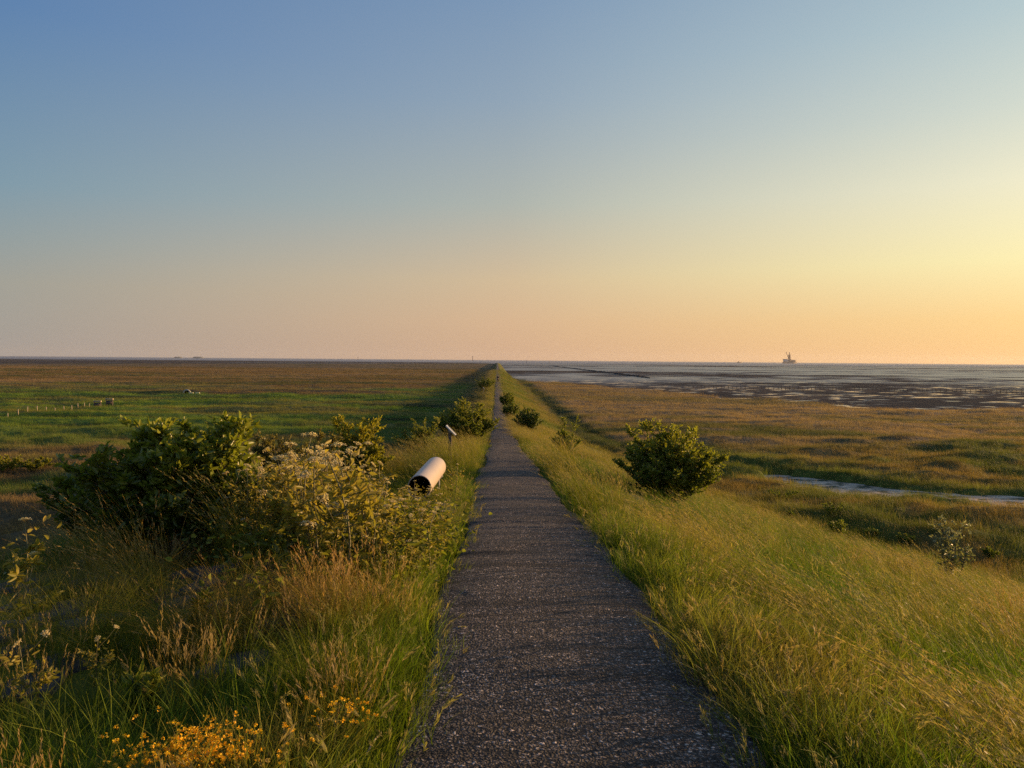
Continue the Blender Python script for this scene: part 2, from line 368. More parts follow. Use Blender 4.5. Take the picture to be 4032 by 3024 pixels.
rm = n.new('ShaderNodeMix'); rm.data_type = 'FLOAT'; l.new(wat2, rm.inputs[0]); l.new(mudr, rm.inputs[2]); l.new(mapr(n, l, s.outputs[1], 250, 450, .08, .3), rm.inputs[3]); l.new(rm.outputs[0], b.inputs['Roughness'])
sm = n.new('ShaderNodeMix'); sm.data_type = 'FLOAT'; l.new(wat2, sm.inputs[0]); sm.inputs[2].default_value = .25; sm.inputs[3].default_value = .5; l.new(sm.outputs[0], b.inputs['Specular IOR Level'])
rip = texnoise(n, l, 1., 3, mapping(n, l, (1.3, 2.2, 1)))
ripa = mathn(n, l, 'MULTIPLY', rip, mapr(n, l, s.outputs[1], 230, 900, .05, .55))
mudh = mathn(n, l, 'MULTIPLY', ns, 1.1)
hm = n.new('ShaderNodeMix'); hm.data_type = 'FLOAT'; l.new(wat2, hm.inputs[0]); l.new(mudh, hm.inputs[2]); l.new(ripa, hm.inputs[3])
bp = n.new('ShaderNodeBump'); bp.inputs['Strength'].default_value = 1.0; bp.inputs['Distance'].default_value = .35; l.new(hm.outputs[0], bp.inputs['Height']); l.new(bp.outputs[0], b.inputs['Normal'])
df = n.new('ShaderNodeBsdfDiffuse'); mcol = n.new('ShaderNodeMix'); mcol.data_type = 'RGBA'; l.new(mapr(n, l, nm, .38, .62), mcol.inputs[0]); mcol.inputs[6].default_value = (.055, .047, .042, 1); mcol.inputs[7].default_value = (.12, .10, .075, 1)
wcol = n.new('ShaderNodeMix'); wcol.data_type = 'RGBA'; l.new(wat2, wcol.inputs[0]); l.new(mcol.outputs[2], wcol.inputs[6]); wcol.inputs[7].default_value = (.30, .325, .35, 1)
l.new(wcol.outputs[2], df.inputs[0]); l.new(bp.outputs[0], df.inputs['Normal']); msh = n.new('ShaderNodeMixShader'); l.new(mathn(n, l, 'MULTIPLY', mapr(n, l, wat2, 0, 1, .1, 1), mathn(n, l, 'MULTIPLY', mapr(n, l, s.outputs[1], 260, 420, 1, .85), mapr(n, l, s.outputs[1], 1500, 2600, 1, .36))), msh.inputs[0]); l.new(df.outputs[0], msh.inputs[1]); l.new(b.outputs[0], msh.inputs[2]); l.new(msh.outputs[0], n['Material Output'].inputs[0])

# creek bed mud: pale wet silt with dark ripples
MC, n, l, b = newmat('creek_silt')
nn = texnoise(n, l, 1., 6, mapping(n, l, (1.1, 1.6, 1)))
cr = n.new('ShaderNodeValToRGB'); l.new(nn, cr.inputs[0]); e = cr.color_ramp.elements; e.new(.5)
for el, (p, c) in zip(e, [(.43, (.07, .08, .04)), (.50, (.46, .34, .22)), (.66, (.70, .53, .37))]): el.position = p; el.color = (*c, 1)
l.new(cr.outputs[0], b.inputs['Base Color']); l.new(mapr(n, l, nn, .4, .65, .9, .5), b.inputs['Roughness']); b.inputs['Specular IOR Level'].default_value = .25
bp = n.new('ShaderNodeBump'); bp.inputs['Strength'].default_value = .6; bp.inputs['Distance'].default_value = .15; l.new(nn, bp.inputs['Height']); l.new(bp.outputs[0], b.inputs['Normal'])

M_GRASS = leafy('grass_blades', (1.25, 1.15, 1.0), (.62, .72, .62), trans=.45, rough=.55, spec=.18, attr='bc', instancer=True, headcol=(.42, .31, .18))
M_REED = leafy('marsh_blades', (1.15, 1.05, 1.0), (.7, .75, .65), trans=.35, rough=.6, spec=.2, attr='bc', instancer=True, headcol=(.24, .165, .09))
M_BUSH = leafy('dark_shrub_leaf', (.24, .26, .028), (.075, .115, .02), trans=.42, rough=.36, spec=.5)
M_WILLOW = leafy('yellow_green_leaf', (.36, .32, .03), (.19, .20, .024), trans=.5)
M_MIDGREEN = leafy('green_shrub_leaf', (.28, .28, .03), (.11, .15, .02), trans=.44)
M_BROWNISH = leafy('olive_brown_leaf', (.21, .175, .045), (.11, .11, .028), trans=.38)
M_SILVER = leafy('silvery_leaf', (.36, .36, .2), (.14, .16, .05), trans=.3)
M_HERB = leafy('hogweed_leaf', (.38, .29, .05), (.20, .20, .028), trans=.48)
M_UMBEL = leafy('umbel_florets', (.80, .70, .47), (.50, .40, .2), trans=.4, rough=.7, spec=.1)
M_STEM = plain('green_stem', (.13, .115, .04), .6, noise=.25, nscale=8)
M_TWIG = plain('bark', (.075, .055, .038), .8, noise=.3, nscale=14)
M_PETAL = leafy('yellow_petals', (.75, .40, .012), (.6, .28, .008), trans=.35, rough=.5)
M_STONE = plain('basalt', (.05, .041, .033), .8, noise=.5, nscale=7, bump=.7)
M_STRAW = plain('dry_straw', (.42, .33, .2), .6, noise=.2, nscale=30)
M_WOOD = plain('weathered_wood', (.11, .085, .065), .8, noise=.35, nscale=25, bump=.4)
M_PALEWOOD = plain('pale_wood', (.36, .29, .19), .7, noise=.25, nscale=25, bump=.3)

# ------------------------------------------------------------------ ground sheets
def grid_mesh(name, ys, Wf, us, zf, mat, colf=None):
    U, Y = np.meshgrid(us, ys); X = U * Wf(Y); Z = zf(X, Y)
    V = np.stack([X, Y, Z], -1).reshape(-1, 3); m, k = X.shape
    i = np.arange(m - 1)[:, None] * k + np.arange(k - 1)[None]
    Q = np.stack([i, i + 1, i + k + 1, i + k], -1).reshape(-1, 4)
    at_ = {'vc': colf(X.ravel(), Y.ravel())} if colf else None
    return link(name, mesh_np(name, V, [Q], True, at_), None, mat)
ys = [-45.]
while ys[-1] < 1760: ys.append(ys[-1] + max(.22, .0105 * ys[-1]))
ss = np.linspace(-1, 1, 521); us = ss * (.22 + .78 * ss * ss)
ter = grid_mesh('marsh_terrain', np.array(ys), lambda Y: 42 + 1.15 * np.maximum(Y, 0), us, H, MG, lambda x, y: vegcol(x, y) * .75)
tag(ter, kind='structure')
tag(link('tidal_flat', mesh_np('tidal_flat', [[-40000, -3000, -.55], [40000, -3000, -.55], [40000, 45000, -.55], [-40000, 45000, -.55]], [[[0, 1, 2, 3]]]), None, MT), kind='structure')
# creek bed
cs = []; 
for p, w in zip(CREEK, CREEKW): cs.append((p, w + 1.6))
Vc, Qc = [], []
for k, (p, w) in enumerate(cs):
    d = CREEK[min(k + 1, len(CREEK) - 1)] - CREEK[max(k - 1, 0)]; d = d / np.hypot(*d); nrm = np.array([-d[1], d[0]])
    Vc += [[*(p - nrm * w), -.5], [*(p + nrm * w), -.5]]
    if k: Qc.append([2 * k - 2, 2 * k, 2 * k + 1, 2 * k - 1])
for v_ in Vc: v_[2] = -.48
tag(link('creek_bed', mesh_np('creek_bed', Vc, [Qc]), None, MC), kind='structure')

# the path
py_ = [-6.]
while py_[-1] < 1600: py_.append(py_[-1] + (.035 if py_[-1] < 9 else max(.035, .006 * (py_[-1] - 3))))
py_ = np.array(py_); pu = np.linspace(-1, 1, 61)
U, Y = np.meshgrid(pu, py_)
wl_ = .78 + .17 * (fbm(Y[:, :1] / 1.5, Y[:, :1] * 0, 4, 81) - .5) * 2; wr_ = .77 + .17 * (fbm(Y[:, :1] / 1.7, Y[:, :1] * 0, 4, 85) - .5) * 2
X = np.where(U < 0, U * wl_, U * wr_)
crv = fbm(X / 1.0 + 40, Y / .3, 3, 93); crv = np.maximum(-.012, np.minimum(0, crv - .42) * .16) * sstep(3, 9, Y) * sstep(90, 50, Y)
Z = crv + crest(Y) * dam_end(Y) + .05 - .045 * np.abs(U) ** 3 - .16 * sstep(.93, 1.0, np.abs(U))
nearw = sstep(60, 20, Y)
Z += (.02 + .016 * sstep(6, 11, Y)) * (fbm(X / 1.8, Y / .5, 3, 91) - .5) * sstep(75, 35, Y) + .012 * (fbm(X / .5, Y / .3, 2, 95) - .5) * nearw
V = np.stack([X, Y, Z], -1).reshape(-1, 3); m, k = X.shape; i = np.arange(m - 1)[:, None] * k + np.arange(k - 1)[None]
tag(link('path', mesh_np('path', V, [np.stack([i, i + 1, i + k + 1, i + k], -1).reshape(-1, 4)], True), None, MA), kind='structure')

# ------------------------------------------------------------------ grass (uncountable: scattered tufts)
HID = {}
def blades(n, h, w, spread, bend, lean, head=0.0, headlen=.3, stiff=1.0, seg=4, r=None):
    """one tuft: n blades; colour attribute = (height along blade, seed head, random)"""
    r = r or rng
    az = r.random(n) * 2 * PI; rad = spread * np.sqrt(r.random(n)); B = np.stack([rad * np.cos(az), rad * np.sin(az), 0 * az], -1)
    hh = h * (.55 + .6 * r.random(n)); oa = az + r.normal(0, .7, n); be = bend * (.4 + r.random(n))
    D = np.stack([np.cos(oa), np.sin(oa), 0 * oa], -1); lv = np.array([lean, 0, 0])[None] * (.6 + .8 * r.random(n))[:, None]
    fa = r.random(n) * PI; Wd = np.stack([np.cos(fa), np.sin(fa), 0 * fa], -1)
    t = np.linspace(0, 1, seg + 1); VV = []; C = []
    rv = r.random(n)
    for k_, tt in enumerate(t):
        c = B + D * (be * hh * tt ** 2)[:, None] + lv * (hh * (.25 * tt + .75 * tt ** 2))[:, None]; z = hh * tt * (1 - .22 * (be + abs(lean)) * tt); c[:, 2] += z
        ww = w * (1 - .85 * tt) * (.7 + .6 * rv)
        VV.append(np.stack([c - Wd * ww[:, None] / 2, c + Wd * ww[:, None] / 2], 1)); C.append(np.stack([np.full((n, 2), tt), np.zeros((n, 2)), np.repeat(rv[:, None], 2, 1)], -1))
    V = np.stack(VV, 1); C = np.stack(C, 1)       # n, seg+1, 2, 3
    m_ = (seg + 1) * 2; i = (np.arange(n) * m_)[:, None] + (np.arange(seg) * 2)[None]
    Q = np.stack([i, i + 1, i + 3, i + 2], -1).reshape(-1, 4)
    V = V.reshape(-1, 3); C = C.reshape(-1, 3)
    if head:
        hb = np.where(r.random(n) < head)[0]; nb = 13; HV = []; HC = []
        for k_ in hb:
            tip = V[k_ * m_ + seg * 2]; prv = V[k_ * m_ + (seg - 1) * 2]; dr = tip - prv; dr = dr / (np.linalg.norm(dr) + 1e-6); Lh = headlen * hh[k_]
            for q in range(nb):
                f = q / (nb - 1); o = tip - dr * Lh * (1 - f); sz = .0085 * (1.25 - .7 * f) * (.6 + .8 * r.random()) * max(1, w / .005)
                side = r.normal(0, 1, 3); side -= dr * (side @ dr); side /= np.linalg.norm(side) + 1e-6
                ax = dr * 1.1 + side * .4; c2 = np.cross(ax, side); c2 /= np.linalg.norm(c2) + 1e-6
                HV += [o, o + ax * sz * 1.4 + c2 * sz * .3, o + ax * sz * 2.8, o + ax * sz * 1.4 - c2 * sz * .3]; HC += [[.9, 1, rv[k_]]] * 4
        if HV:
            o0 = len(V); V = np.vstack([V, HV]); C = np.vstack([C, HC]); Q = np.vstack([Q, o0 + np.arange(len(HV)).reshape(-1, 4)])
    return V, Q, C
def protos(key, name, specs, mat):
    c = bpy.data.collections.new(name + '_tufts')
    for kw in specs:
        V, Q, C = blades(**kw); me = mesh_np(name, V, [Q], True, {'bc': C}); me.materials.append(mat)
        c.objects.link(bpy.data.objects.new(name + '_tuft', me))
    HID[key] = c; return c
def scatter(name, label, cat, coll, P, rot, scl, idx, colr):
    me = bpy.data.meshes.new(name); me.vertices.add(len(P)); me.vertices.foreach_set('co', np.asarray(P, np.float32).ravel())
    for k_, ty, fld, dat in (('rot', 'FLOAT_VECTOR', 'vector', rot), ('scl', 'FLOAT_VECTOR', 'vector', scl)):
        me.attributes.new(k_, ty, 'POINT').data.foreach_set(fld, np.asarray(dat, np.float32).ravel())
    me.attributes.new('idx', 'INT', 'POINT').data.foreach_set('value', np.asarray(idx, np.int32))
    cc = np.hstack([colr, np.ones((len(P), 1))]).astype(np.float32); me.attributes.new('col', 'FLOAT_COLOR', 'POINT').data.foreach_set('color', cc.ravel())
    o = link(name, me); tag(o, label, cat, None, 'stuff')
    ng = bpy.data.node_groups.new(name + '_scatter', 'GeometryNodeTree')
    ng.interface.new_socket('Geometry', in_out='INPUT', socket_type='NodeSocketGeometry'); ng.interface.new_socket('Geometry', in_out='OUTPUT', socket_type='NodeSocketGeometry')
    N = ng.nodes; K = ng.links; gi = N.new('NodeGroupInput'); go = N.new('NodeGroupOutput'); iop = N.new('GeometryNodeInstanceOnPoints'); ci = N.new('GeometryNodeCollectionInfo')
    ci.inputs[0].default_value = coll; ci.inputs[1].default_value = True; ci.inputs[2].default_value = True
    def na(nm, ty):
        q = N.new('GeometryNodeInputNamedAttribute'); q.data_type = ty; q.inputs[0].default_value = nm; return q.outputs[0]
    mp = N.new('GeometryNodeMeshToPoints'); K.new(gi.outputs[0], mp.inputs[0]); K.new(mp.outputs[0], iop.inputs['Points']); K.new(ci.outputs[0], iop.inputs['Instance'])
    iop.inputs['Pick Instance'].default_value = True; K.new(na('idx', 'INT'), iop.inputs['Instance Index'])
    K.new(na('rot', 'FLOAT_VECTOR'), iop.inputs['Rotation']); K.new(na('scl', 'FLOAT_VECTOR'), iop.inputs['Scale']); K.new(iop.outputs[0], go.inputs[0])
    md = o.modifiers.new('scatter', 'NODES'); md.node_group = ng
    return o
ST = dict(seg=4)
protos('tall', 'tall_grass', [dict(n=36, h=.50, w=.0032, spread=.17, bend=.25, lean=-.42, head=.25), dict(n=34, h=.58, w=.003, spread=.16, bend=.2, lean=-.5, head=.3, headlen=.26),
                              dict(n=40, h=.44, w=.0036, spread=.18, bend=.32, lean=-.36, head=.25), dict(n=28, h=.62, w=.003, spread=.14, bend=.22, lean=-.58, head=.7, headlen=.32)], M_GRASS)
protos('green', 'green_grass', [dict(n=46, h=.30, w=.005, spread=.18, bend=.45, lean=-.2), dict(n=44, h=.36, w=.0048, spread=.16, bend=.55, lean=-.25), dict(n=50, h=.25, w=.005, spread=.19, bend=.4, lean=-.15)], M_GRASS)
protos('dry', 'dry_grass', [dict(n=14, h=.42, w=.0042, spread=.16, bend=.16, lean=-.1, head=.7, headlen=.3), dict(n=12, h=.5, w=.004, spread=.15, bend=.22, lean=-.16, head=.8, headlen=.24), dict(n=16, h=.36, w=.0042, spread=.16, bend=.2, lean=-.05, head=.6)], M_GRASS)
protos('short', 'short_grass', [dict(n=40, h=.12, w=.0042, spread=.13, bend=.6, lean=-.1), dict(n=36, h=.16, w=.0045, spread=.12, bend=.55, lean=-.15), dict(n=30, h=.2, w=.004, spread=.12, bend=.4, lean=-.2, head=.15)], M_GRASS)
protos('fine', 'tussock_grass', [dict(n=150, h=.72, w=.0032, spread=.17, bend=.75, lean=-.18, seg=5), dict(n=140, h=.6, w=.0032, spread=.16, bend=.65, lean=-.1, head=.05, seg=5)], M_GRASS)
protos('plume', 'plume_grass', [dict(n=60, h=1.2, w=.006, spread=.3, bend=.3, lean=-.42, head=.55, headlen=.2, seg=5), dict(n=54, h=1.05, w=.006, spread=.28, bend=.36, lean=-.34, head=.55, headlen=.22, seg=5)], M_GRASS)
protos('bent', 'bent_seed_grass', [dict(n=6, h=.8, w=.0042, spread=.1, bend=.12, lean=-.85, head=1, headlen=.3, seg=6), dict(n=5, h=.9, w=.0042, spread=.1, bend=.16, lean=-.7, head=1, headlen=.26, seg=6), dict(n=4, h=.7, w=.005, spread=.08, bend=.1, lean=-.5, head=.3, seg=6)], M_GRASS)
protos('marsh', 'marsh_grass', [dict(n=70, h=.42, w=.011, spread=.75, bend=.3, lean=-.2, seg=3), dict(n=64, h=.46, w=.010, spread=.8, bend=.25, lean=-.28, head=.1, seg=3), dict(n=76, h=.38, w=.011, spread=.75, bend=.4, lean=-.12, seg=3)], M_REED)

def sample(dens, y0, y1, spreadx=.80, pad=1.2, nmax=60000):
    """random points in the wedge in front of the camera, density (per square metre) falling with distance"""
    edges = np.geomspace(max(y0, .6), y1, 40); PX = []; PY = []
    for a, b_ in zip(edges[:-1], edges[1:]):
        wdt = spreadx * b_ + pad; nn_ = int(dens((a + b_) / 2) * (b_ - a) * 2 * wdt)
        PY.append(rng.uniform(a, b_, nn_)); PX.append(CAM[0] + rng.uniform(-wdt, wdt, nn_))
    return np.concatenate(PX), np.concatenate(PY)
STONES_AT = []      # (x, y, radius) kept open for the revetment stones
for (cx, cy, n_, dx, dy, s_) in ((-4.2, 6.1, 46, 2.3, 1.7, .42), (-1.7, 11.0, 18, .75, 1.3, .36), (2.15, 16.6, 20, .95, 1.5, .4)):
    k_ = 0; tries = 0
    while k_ < n_ and tries < 4000:
        tries += 1; x_, y_ = cx + rng.uniform(-dx, dx), cy + rng.uniform(-dy, dy)
        if all((x_ - q[0]) ** 2 + (y_ - q[1]) ** 2 > (s_ * .85) ** 2 for q in STONES_AT) and abs(x_) > 1.05: STONES_AT.append((x_, y_, s_ * rng.uniform(.42, .6))); k_ += 1
SA = np.array(STONES_AT)
def stony(x, y):
    d = np.min(np.hypot(x[:, None] - SA[None, :, 0], y[:, None] - SA[None, :, 1]) - SA[None, :, 2], 1); return d < .02
def hogx(y): return (np.interp(y, [6.1, 7.3, 8.5, 10.5, 14.2], [-1.7, -2.5, -3.5, -4.7, -5.4]), np.interp(y, [6.2, 8.2, 10.0, 11.2, 14.2], [-.86, -.88, -1.2, -2.1, -2.4]))
def thicket(x, y):
    a, b_ = hogx(y); return (x > a + .1) & (x < b_ + .1) & (y > 6.0) & (y < 14.2)
def pipezone(x, y): return (x < -.80) & (x > -2.3) & (y > 10.6) & (y < 15.6) | (x > .8) & (x < 3.4) & (y > 12.6 + .3 * x) & (y < 15.2 + .3 * x)
def stonefield(x, y): return (x < -1.9) & (x > -6.6) & (y > 4.2) & (y < 8.3)
def mound(x, y):
    return reach(x, y)
def edgew(y): return .80 + .26 * (fbm(y / .7, y * 0 + 3, 3, 99) - .5) * 2
GH = dict(near=1)
def put(key, name, label, x, y, smin, smax, rz=1.0, cmul=(1, 1, 1), tilt=.15, widen=None):
    z = H(x, y); n_ = len(x); S = rng.uniform(smin, smax, n_)[:, None] * np.ones((1, 3))
    if widen is not None: S[:, :2] *= widen[:, None]
    rot = np.stack([rng.normal(0, tilt, n_), rng.normal(0, tilt, n_), rng.uniform(-PI, PI, n_) * rz], -1)
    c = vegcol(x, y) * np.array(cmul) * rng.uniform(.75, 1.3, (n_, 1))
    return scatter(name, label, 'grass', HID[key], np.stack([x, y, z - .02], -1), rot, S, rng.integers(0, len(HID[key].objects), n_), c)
def keep(x, y, m): return x[m], y[m]
fall = lambda d0, k, p: (lambda d: min(d0, d0 * (k / d) ** p))
# tall feathery grass: the right slope, and the strips beside the path further on
x, y = sample(fall(34, 6, 1.25), 1.3, 60); t = mound(x, y); nz = fbm(x / 1.4, y / 1.4, 3, 101)
m = (np.abs(x) > edgew(y) + .16 + .25 * nz) & (t < 1.02) & ~stony(x, y) & np.where(x > 0, ((nz > .50) | (rng.random(len(x)) < .22)) & (fbm(x / 2.1, y / 2.6, 3, 47) < .60), (nz > .5) & (y > 14))
m &= ~((x > 0) & (x < 1.15 + 1.3 * fbm(y / 1.6, y * 0, 2, 113)) & (y < 12)) & ~thicket(x, y) & ~pipezone(x, y)
x, y = keep(x, y, m); put('tall', 'tall_grass', 'tall feathery meadow grass leaning in the wind beside the path', x, y, .65, 1.3, .2, (1.05, 1, .95), .14, 1 + .02 * y)
x, y = sample(fall(3.2, 6, 1.2), 2.2, 22); nz = fbm(x / 2.2, y / 2.2, 3, 107)
m = (x > 1.6) & (mound(x, y) < 1) & (nz > .42) & ~pipezone(x, y)
x, y = keep(x, y, m); put('bent', 'bent_seed_grass', 'long bent stalks with heavy drooping seed heads on the right slope', x, y, .75, 1.1, .12, (1.2, 1.0, 1.3), .12)
x, y = sample(fall(14, 6, 1.25), 1.5, 40); nz = fbm(x / 1.8, y / 1.8, 3, 109)
m = (x > 2.0) & (mound(x, y) < 1) & (nz > .64) & ~pipezone(x, y)
x, y = keep(x, y, m); put('dry', 'brown_seed_grass', 'brown seeding grass in patches on the right slope', x, y, .8, 1.2, .4, (1.15, .75, 1.2), .16, 1 + .02 * y)
# green undergrowth everywhere on the mound
x, y = sample(fall(46, 5, 1.3), 1.2, 60); t = mound(x, y); nz = fbm(x / 1.1, y / 1.1, 3, 111)
m = (np.abs(x) > edgew(y) + .08) & (t < 1.05) & ~(stony(x, y) & (rng.random(len(x)) < .97)) & (nz > .33) & ~((x < -1.7) & (y > 4.0) & (y < 8.4) & (nz < .60)) & ~(stonefield(x, y) & (rng.random(len(x)) < .86)) & ~(thicket(x, y) & (rng.random(len(x)) < .75)) & ~(pipezone(x, y) & (rng.random(len(x)) < .6))
x, y = keep(x, y, m); put('green', 'green_grass', 'lower green grass covering the slopes of the bank', x, y, .4, 1.2, 1, (.75, .95, .85), .22, 1 + .02 * y)
# dry brown stalks on the left foreground
x, y = sample(fall(64, 5, 1.4), 1.2, 14); nz = fbm(x / .9, y / .9, 3, 121)
m = (x < -1.0) & (x > -7) & ((nz > .51) | stony(x, y) & (rng.random(len(x)) < .5)) & (y < 9) & ~(stonefield(x, y) & (rng.random(len(x)) < .8)) & ~thicket(x, y)
x, y = keep(x, y, m); put('dry', 'dry_grass', 'dry brown grass stalks among the stones left of the path', x, y, .7, 1.15, .5, (1.15, .85, 1.1), .12)
xs, ysx = [], []
for (px, py, n_) in [(85, 655, 5), (115, 650, 6), (150, 655, 6), (190, 660, 6), (215, 655, 4), (10, 660, 4), (250, 622, 5), (290, 618, 5), (330, 625, 4), (365, 640, 3), (270, 645, 3), (40, 610, 5), (90, 600, 5), (135, 605, 5), (380, 690, 4)]:
    p = at(px, py); xs += list(p[0] + rng.normal(0, .16, n_)); ysx += list(p[1] + rng.normal(0, .16, n_))
x, y = np.array(xs), np.array(ysx); m = np.abs(x) > 1.05
x, y = keep(x, y, m); put('fine', 'tussock_grass', 'arching tussocks of fine grass left of the path', x, y, .55, .9, 1, (.95, .95, .9), .1)
# short turf along the path edges
x, y = sample(lambda d: min(150, 150 * (4 / d) ** 1.2), 1.2, 40, .5, 1.2)
m = (np.abs(x) > edgew(y) - .05) & (x > -1.5) & (x < 2.2) & ~stony(x, y)
x, y = keep(x, y, m); put('short', 'short_grass', 'short turf fringing the edges of the asphalt path', x, y, .7, 1.4, 1, (.95, 1, .95), .2)
# long grass strips at the path further along the bank
x, y = sample(lambda d: min(9, 9 * (40 / d) ** 1.1), 40, 420, .06, 3.5); t = mound(x, y); nz = fbm(x / 3, y / 6, 3, 131)
m = (np.abs(x) > .82 + .05 * nz) & (t < 1.1) & (nz > .3)
x, y = keep(x, y, m); put('tall', 'bank_grass', 'golden grass on the flanks of the long straight bank', x, y, .8, 1.3, .3, (1, 1, 1), .12, 1.2 + .012 * y)
# drooping plumes in front of the big bush, and beside the path
PL = [(150, 585, 7), (180, 580, 7), (215, 575, 6), (120, 590, 5), (465, 470, 8), (478, 466, 7), (452, 474, 5), (486, 480, 6), (470, 500, 6), (485, 505, 5), (392, 478, 6), (405, 480, 5), (566, 492, 7), (564, 505, 6), (578, 515, 5), (550, 462, 5), (558, 480, 7), (548, 470, 5), (472, 458, 6), (480, 452, 6), (460, 462, 6), (100, 560, 5), (60, 580, 5)]
xs, ysx = [], []
for (px, py, n_) in PL:
    p = at(px, py); s_ = .22 + .016 * p[1]; n_ = int(n_ * (2.2 if px > 300 else .55)); xs += list(p[0] + rng.normal(0, s_, n_)); ysx += list(p[1] + rng.normal(0, s_, n_))
x, y = np.array(xs), np.array(ysx); m = (np.abs(x) > .92) & ~pipezone(x, y)
x, y = keep(x, y, m); put('plume', 'plume_grass', 'high drooping plume grass in clumps beside bushes and path', x, y, .55, .95, .16, (1.2, 1.0, 1.0), .08)
# marsh
def marshpts(dens, y0, y1, pad, seed):
    x, y = sample(dens, y0, y1, .78, pad); t = mound(x, y)
    m = (t > .8) & (creek_dist(x, y) > .6 - 1.0 * (rng.random(len(x)) < .35)) & (marsh_mask(x, y) > .6) & (H(x, y) > -.45); return keep(x, y, m)
x, y = marshpts(fall(4.5, 48, 1.4), 18, 130, 3, 1); put('marsh', 'marsh_grass', 'brown and green salt marsh grass either side of the bank', x, y, .6, 1.15, .4, (1, 1, 1), .08)
x, y = marshpts(lambda d: .42 * (130 / d) ** 1.1, 130, 620, 3, 2); put('marsh', 'far_marsh_grass', 'far brown reed beds stretching towards the mudflats', x, y, .7, 1.15, .4, (1, 1, 1), .08, 1.3 + .009 * y)

# ------------------------------------------------------------------ plants as things
def leaf_arrays(P, D, Lr, Wr, rnd, up=.5):
    n = len(P); D = D / (np.linalg.norm(D, axis=1)[:, None] + 1e-9)
    N = rnd.normal(0, 1, (n, 3)); N[:, 2] += up * 2; S = np.cross(D, N); S /= np.linalg.norm(S, axis=1)[:, None] + 1e-9; N = np.cross(S, D)
    L_ = Lr[:, None]; W_ = Wr[:, None]; f = .22 * W_
    pts = [P, P + D * L_ * .3 + S * W_ * .5 + N * f, P + D * L_ * .68 + S * W_ * .42 + N * f, P + D * L_ - N * L_ * .12, P + D * L_ * .68 - S * W_ * .42 + N * f, P + D * L_ * .3 - S * W_ * .5 + N * f]
    V = np.stack(pts, 1).reshape(-1, 3); i = np.arange(n)[:, None] * 6
    Q = np.concatenate([i + np.array([[0, 1, 2, 3]]), i + np.array([[0, 3, 4, 5]])]); return V, Q
